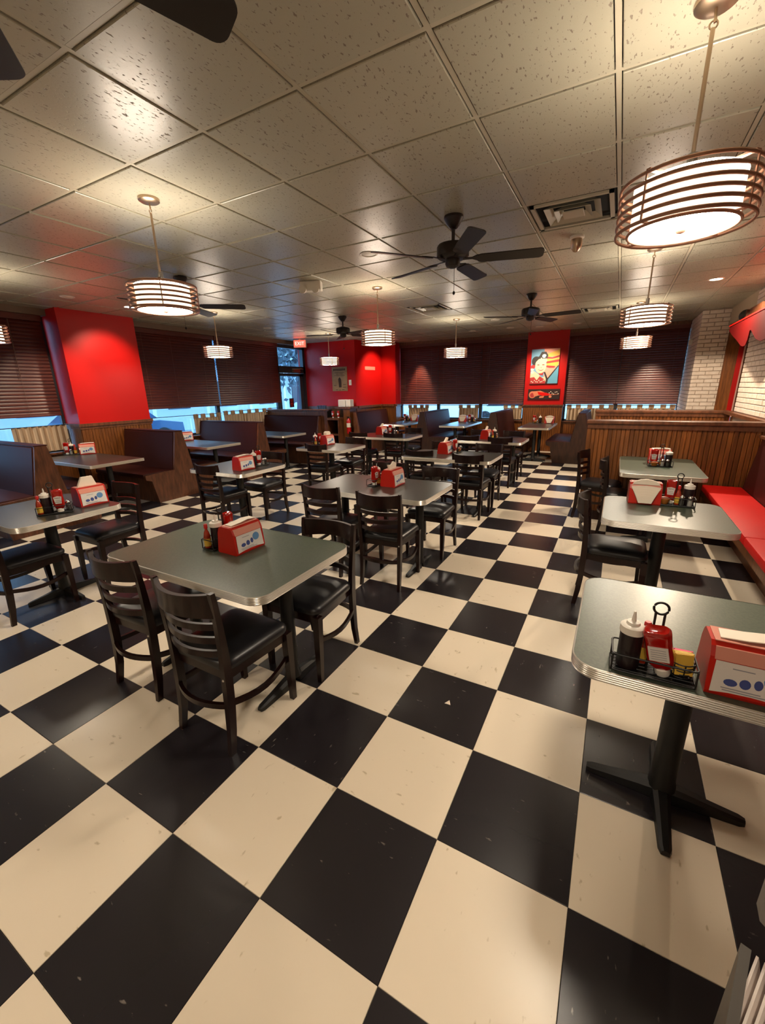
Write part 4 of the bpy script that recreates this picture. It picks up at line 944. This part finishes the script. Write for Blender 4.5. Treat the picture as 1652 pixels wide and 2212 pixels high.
# ------------------------------------------------------------------ posters, switches, service station
pm = MB(); pm.box(-.325, .325, -.03, 0, -.405, .405)
post = link('portrait_canvas', pm.mesh('portrait_canvas', 'canvas'), None, (-.83, QY-.002, 2.085)); tag(post, 'pop-art portrait canvas of a child in a dark cap on the red pillar', 'picture')
pp = MB(); mats = ['skyp', 'peach', 'flagy', 'flagr', 'teal', 'hairp', 'skin', 'cap2', 'whitep', 'flagr']
LY = [0]
def pf(mi, pts):
    pp.cur = mi; LY[0] += 1; y = -.0305-.0002*LY[0]
    pp.add([(-.325+.65*u, y, .405-.81*v) for u, v in pts], [tuple(range(len(pts)))[::-1]])
def ell(cx, cy, rx, ry, n=18, a0=0, a1=2*PI): return [(cx+rx*math.cos(a0+(a1-a0)*k/n), cy+ry*math.sin(a0+(a1-a0)*k/n)) for k in range(n)]
pf(0, [(0, 0), (1, 0), (1, 1), (0, 1)]); pf(1, [(.45, 0), (1, 0), (1, 1), (.5, 1), (.5, .4)])
pf(2, [(.55, .15), (1, .03), (1, .20), (.75, .22), (.55, .24)]); pf(3, [(.55, .22), (.75, .25), (1, .19), (1, .25), (.75, .29), (.55, .28)])
pf(2, [(.55, .28), (.78, .30), (1, .26), (1, .32), (.55, .36)]); pf(3, [(.55, .36), (1, .31), (1, .38), (.55, .42)])
pf(2, [(.55, .42), (1, .38), (.95, .50), (.55, .47)]); pf(3, [(.55, .47), (.88, .50), (.85, .55), (.68, .55), (.55, .52)])
pf(4, [(1, .5), (1, 1), (.62, 1), (.62, .88)]); pf(5, [(.98, .47), (1, .50), (.64, .90), (.60, .88)])
pf(6, [(0, .70), (.12, .62), (.3, .72), (.42, .82), (.6, .78), (.62, 1), (0, 1)]); pf(3, [(.0, .82), (.15, .80), (.25, .90), (.35, .78), (.5, .86), (.58, .95), (.58, 1), (0, 1)])
pf(5, [(.48, .66), (.54, .66), (.66, .88), (.64, 1), (.57, 1), (.58, .86)]); pf(5, ell(.18, .34, .16, .14)); pf(3, ell(.08, .5, .08, .06))
pf(8, ell(.06, .58, .06, .035)); pf(8, ell(.07, .66, .06, .04))
pf(3, [(.18, .55), (.5, .6), (.46, .76), (.34, .74)]); pf(6, ell(.36, .47, .205, .23)); pf(6, ell(.53, .33, .05, .05))
pf(5, [(.10, .32), (.18, .24), (.28, .20), (.36, .08), (.52, .08), (.60, .18), (.58, .27), (.42, .27), (.28, .28), (.18, .36)])
pf(7, ell(.46, .20, .075, .055)); pf(5, [(.5, .24), (.56, .14), (.585, .17), (.54, .25)]); pf(8, ell(.36, .26, .022, .016))
pf(3, ell(.27, .45, .05, .012)); pf(3, ell(.45, .45, .05, .012)); pf(5, ell(.27, .453, .02, .010, 10)); pf(5, ell(.45, .453, .02, .010, 10))
pf(1, ell(.38, .53, .03, .02, 10)); pf(3, [(.26, .575), (.36, .585), (.48, .57), (.42, .62), (.34, .62)]); pf(8, [(.28, .578), (.36, .587), (.46, .575), (.41, .60), (.34, .60)])
for k in range(9): pf(8, ell(.06+.055*k, .93+.03*math.sin(k*2.2), .018, .018, 8))
link('print', pp.mesh('print', mats), post)
gt = link('guitar_picture', MB().box(-.375, .375, -.025, 0, -.125, .125).mesh('guitar_picture', 'gbrown'), None, (-.80, QY-.002, 1.425)); tag(gt, 'long dark picture of a sunburst shape under the portrait canvas', 'picture')
pp = MB(); LY[0] = 0
def pg(mi, pts):
    pp.cur = mi; LY[0] += 1; y = -.0255-.0002*LY[0]; pp.add([(x, y, z) for x, z in pts], [tuple(range(len(pts)))[::-1]])
def el2(cx, cy, rx, ry, n=16): return [(cx+rx*math.cos(-2*PI*k/n), cy+ry*math.sin(-2*PI*k/n)) for k in range(n)]
pg(0, el2(-.27, -.01, .085, .085)); pg(1, el2(-.27, -.02, .055, .055)); pg(0, [(-.27, .07), (-.08, .085), (.05, .03), (.02, -.02), (-.12, -.03), (-.22, -.06)]); pg(2, [(-.15, .06), (.06, .035), (.2, -.01), (.14, -.03), (-.02, -.04), (-.12, -.01)])
pg(0, [(-.09, -.05), (.02, -.04), (.0, -.085), (-.1, -.09)]); pg(0, el2(.16, -.06, .035, .028)); pg(0, [(.12, -.01), (.34, .0), (.34, -.008), (.12, -.025)])
for k in range(7): pg(3, el2(.13+.035*k, .03+.03*math.sin(k*1.7), .012, .012, 8))
link('print', pp.mesh('print', ['orange', 'flagr', 'redv', 'whitep']), gt)
# paper poster on the dark red wall (wall face runs from P[0] to P[1])
wa = math.atan2(P[1][1]-P[0][1], P[1][0]-P[0][0])
def onwall(x): return P[0][1]+(x-P[0][0])*math.tan(wa)
pt = link('paper_poster', MB().box(-.24, .24, -.012, 0, -.315, .315).mesh('paper_poster', 'paper'), None, (-5.91, onwall(-5.91)-.001, 1.92), (0, 0, wa)); tag(pt, 'old brown paper poster with a small figure on the far red wall', 'poster')
b = MB()
for k in range(9): b.box(-.19+k*.043, -.16+k*.043, -.0128, -.012, .215+.004*math.sin(k), .27)
for w_, z_ in ((.30, .17), (.2, .13), (.34, .09)): b.box(-w_/2, w_/2, -.0126, -.012, z_-.004, z_+.004)
b.prism([(-.03, -.22), (.05, -.22), (.055, -.1), (.04, .0), (.0, .05), (-.045, .0), (-.035, -.1)], -.0128, -.012, 'y')
for x_, z_, w_ in ((-.15, -.17, .08), (.15, -.15, .09), (.14, -.22, .1), (-.1, -.28, .06), (0, -.285, .05), (.1, -.28, .08)): b.box(x_-w_/2, x_+w_/2, -.0126, -.012, z_-.006, z_+.006)
link('print', b.mesh('print', 'ink'), pt)
sw = link('switch_plate', MB().box(-.04, .04, -.012, 0, -.07, .07, b=.004).mesh('switch_plate', 'white'), None, (-5.585, onwall(-5.585)-.001, 1.82), (0, 0, wa)); tag(sw, 'white switch plate right of the paper poster', 'switch')
link('toggle', MB().box(-.01, .01, -.02, -.012, -.02, .02).mesh('toggle', 'white'), sw)
# faded lettering on the lit red face
fa = math.atan2(P[2][1]-P[1][1], P[2][0]-P[1][0])
fm = Matrix.Rotation(fa, 4, 'Z') @ Matrix.Rotation(PI/2, 4, 'X')
o = link('wall_lettering', fcurve_text('Please, wait', .085, fm, 'gold'), None, (-5.373, 10.03, 1.80)); tag(o, 'small faded lettering on the brightly lit red wall', 'lettering')
link('panel', MB().box(-.25, .25, -.003, 0, -.045, .045, Matrix.Rotation(fa, 4, 'Z')).mesh('panel', 'gold'), o, (.003, 0, .40))
# service station with shelves in the corner
sx0, sx1, sy0, sy1 = -6.75, -5.62, 8.72, 9.18
parts = [('side_panel', MB().box(sx0, sx0+.03, sy0, sy1, 0, .9).mesh('side_panel', 'woodd')), ('side_panel', MB().box(sx1-.03, sx1, sy0, sy1, 0, .9).mesh('side_panel', 'woodd')), ('divider', MB().box(-6.03, -6.0, sy0, sy1, 0, .86).mesh('divider', 'woodd')), ('back_panel', MB().box(sx0, sx1, sy1-.02, sy1, 0, .9).mesh('back_panel', 'dark')), ('worktop', MB().box(sx0-.01, sx1+.01, sy0-.02, sy1, .86, .91).mesh('worktop', 'woodd'))]
for z in (.06, .45): parts.append(('shelf', MB().box(sx0+.03, sx1-.03, sy0+.01, sy1-.02, z, z+.025).mesh('shelf', 'woodd')))
inst(parts, 'service_station', 'dark open service station with shelves in the far left corner', 'shelf unit', (0, 0, 0))
inst([('body', MB().box(-.22, .22, -.14, .14, 0, .2, b=.02).mesh('body', 'iron')), ('tray', MB().box(-.2, .2, -.12, .12, .2, .205).mesh('tray', 'iron'))], 'coffee_warmer', 'black low machine on the service station', 'machine', (-6.28, 8.96, .911))
gm = MB().lathe([(.03, 0), (.036, .12), (.034, .12), (.028, .006)], 14).mesh('glass', 'jar', 40)
for k, x in enumerate((-6.42, -6.34, -6.26, -6.18)): tag(link('drinking_glass', gm, None, (x, 8.93, 1.1165)), ('leftmost', 'second from left', 'third from left', 'rightmost')[k]+' drinking glass of four on the service station machine', 'glass', 'drinking glasses at the service station')
for k, (x, lb) in enumerate(((-5.92, 'left red bottle with white label on the service station'), (-5.74, 'right red bottle with white label on the service station'))):
    inst(KT, 'ketchup_bottle', lb, 'bottle', (x, 8.9, .911), 0, 'ketchup bottles on the tables')
wn2 = inst([('core', MB().box(-5.62+.01, -5.40, 8.95, 9.28, 0, 1.14).mesh('core', 'wood')), ('cap_rail', MB().box(-5.86, -5.36, 8.92, 9.3, 1.14, 1.19, b=.006).mesh('cap_rail', 'woodd'))], 'end_pier', 'brown wooden pier with a capped ledge beside the extinguisher', 'partition', (0, 0, 0))
def carton(w, lb, x):
    inst([('case', MB().box(-w/2, w/2, -.09, .09, 0, .19, b=.015).mesh('case', 'white')), ('front_plate', MB().box(-w/2+.03, w/2-.03, -.095, -.09, .03, .17, b=.002).mesh('front_plate', 'whitep'))], 'paper_towel_box', lb, 'dispenser', (x, 9.1, 1.191))
carton(.22, 'left cream plastic box on the corner ledge', -5.70); carton(.15, 'right cream plastic box on the corner ledge', -5.49)
EX = Matrix.Translation((0, 0, 0))
inst([('cylinder', MB().lathe([(.055, 0), (.058, .01), (.058, .33), (.045, .37), (.02, .39), (.016, .41)], 22).mesh('cylinder', 'fext', 40)), ('label', MB().lathe([(.0585, .17), (.0585, .28)], 22).mesh('label', 'whitep', 60)), ('handle', MB().box(-.012, .012, -.09, .02, .41, .425).box(-.012, .012, -.09, .0, .44, .452).lathe([(.016, .40), (.016, .45)], 12).mesh('handle', 'iron')), ('hose', MB().tube([(.01, 0, .43), (.06, .0, .42), (.075, 0, .35), (.07, -.005, .2)], .009, 8).mesh('hose', 'iron', 50))],
     'fire_extinguisher', 'red fire extinguisher with white label hung beside the corner pier', 'extinguisher', (-5.39, 8.86, .50))
link('bracket', MB().box(-.03, .03, .055, .086, .22, .26).mesh('bracket', 'iron'), bpy.data.objects['fire_extinguisher'])

# ------------------------------------------------------------------ grey cart with plates at the lower right edge
ca = D(-18)
inst([('side_panel', MB().box(0, .012, -.45, 0, .1, .85).mesh('side_panel', 'cart')), ('front_panel', MB().box(0, .4, -.0, .012, .1, .60).mesh('front_panel', 'iron')), ('shelf', MB().box(.012, .388, -.45, .0, .685, .70).mesh('shelf', 'iron')), ('top', MB().box(.03, .40, .02, .24, .85, .86).mesh('top', 'iron')), ('far_panel', MB().box(.388, .40, -.45, .0, .1, .85).mesh('far_panel', 'cart'))],
     'bus_cart', 'dark grey service cart at the lower right picture corner', 'cart', (1.113, -.04, 0), ca)
o = link('dish_tub', MB().box(0, .35, 0, .22, 0, .15, b=.022).mesh('dish_tub', 'tub', 40), None, (1.124, -.016, .862), (0, 0, D(-26))); tag(o, 'light grey rounded dish tub on top of the dark grey cart', 'tub')
link('rim', MB().box(.002, .36, .002, .23, .14, .158, b=.006).mesh('rim', 'tub'), o)
pl = MB().lathe([(.002, 0), (.04, 0), (.066, .008), (.072, .011), (.072, .014), (.066, .011), (.04, .004), (.002, .004)], 40).mesh('plate', 'plate', 40)
for k in range(7):
    o = link('plate', pl, None, (1.128+.0085*k, -.082-.004*k, .775), (0, D(-90), D(-25))); tag(o, ('leftmost', 'second', 'third', 'fourth', 'fifth', 'sixth', 'last')[k]+' white plate from the left in the row on the grey cart', 'plate', 'white plates on the grey cart')

# ------------------------------------------------------------------ outside
def ext(name, me, lb, cat, **k):
    o = link(name, me, None, k.get('loc', (0, 0, 0))); tag(o, lb, cat); return o
gr = struct('floor_outside', MB().box(-60, XL-.25, -30, 60, -.25, -.15).box(XL-.25, 40, YB+.3, 60, -.25, -.15).mesh('floor_outside', 'asphalt'))
b = MB().box(-24, -18, -4, 30, -.15, 4.2); rf = MB().prism([(-24.5, 4.2), (-17.2, 4.2), (-17.8, 5.2), (-23, 6)], -5, 31, 'y')
bl = link('building', None, None, (-18, 12, 0)); tag(bl, 'pale building with porch posts across the road, seen through the left windows', 'building')
bl.location = (0, 0, 0)
link('walls', b.mesh('walls', 'facade'), bl); link('roof', rf.mesh('roof', 'roofm'), bl)
wm = MB().box(-.03, .05, -.6, .6, 0, 1.3).mesh('window', 'darkwin')
for k in range(11): link('window', wm, bl, (-18, -2+3*k, .9))
pmesh = MB().box(-.08, .08, -.08, .08, -.15, 3).mesh('porch_post', 'facade')
for k in range(12): link('porch_post', pmesh, bl, (-15.5, -3+2.6*k, 0))
link('porch_roof', MB().box(-18.2, -15.2, -4, 30, 3, 3.2).mesh('porch_roof', 'roofm'), bl)
def car(loc, rz, lb, m_):
    body = MB().prism([(-2.1, .25), (-2.15, .7), (-1.5, .85), (-.9, 1.35), (.7, 1.38), (1.3, .9), (2.1, .78), (2.15, .3)], -.85, .85, 'y').mesh('body', m_)
    win = MB().prism([(-1.3, .88), (-.85, 1.28), (.62, 1.30), (1.1, .9)], -.86, .86, 'y').mesh('side_windows', 'darkwin')
    parts = [('body', body), ('side_windows', win)]
    for x in (-1.35, 1.35):
        for y in (-.78, .78): parts.append(('wheel', MB().lathe([(.31, -.1), (.33, -.05), (.33, .05), (.31, .1)], 20, Matrix.Translation((x, y, .33)) @ Matrix.Rotation(PI/2, 4, 'X')).mesh('wheel', 'tyre', 40)))
    inst(parts, 'car', lb, 'car', loc, rz)
car((-14.0, 7.4, -.15), D(85), 'dark car parked outside the second left window', 'carp')
car((-3.5, 21, -.15), D(5), 'pale car parked beyond the far windows', 'facade')
inst([('top_rail', MB().box(-10.0, -9.95, 0, 9, .95, 1.0).mesh('top_rail', 'facade'))]+[('post', MB().box(-10.0, -9.95, y, y+.05, -.15, .95).mesh('post', 'facade')) for y in (0, 1.5, 3, 4.5, 6, 7.5, 8.95)], 'railing', 'pale metal railing outside the left windows', 'railing', (0, 0, 0))
tr = link('tree', None, None, (-11.2, 13.9, -.15)); tag(tr, 'bushy tree outside above the entrance door', 'tree')
link('trunk', MB().tube([(0, 0, 0), (.1, .05, 2), (0, .1, 4)], [.2, .15, .08]).mesh('trunk', 'bark', 50), tr)
lf = MB()
for k in range(1400):
    u = random.gauss(0, 1), random.gauss(0, 1), random.gauss(0, .9); c = Vector((u[0]*.8, u[1]*.9, 3.6+u[2]*.9)); s_ = random.uniform(.08, .2)
    R_ = Euler((random.uniform(0, 6), random.uniform(0, 6), random.uniform(0, 6))).to_matrix().to_4x4()
    lf.add([(-s_, 0, 0), (0, -s_*.5, 0), (s_, 0, 0), (0, s_*.5, 0)], [(0, 1, 2, 3)], Matrix.Translation(c) @ R_)
o = link('foliage', lf.mesh('foliage', 'leaf'), tr); o['kind'] = 'stuff'
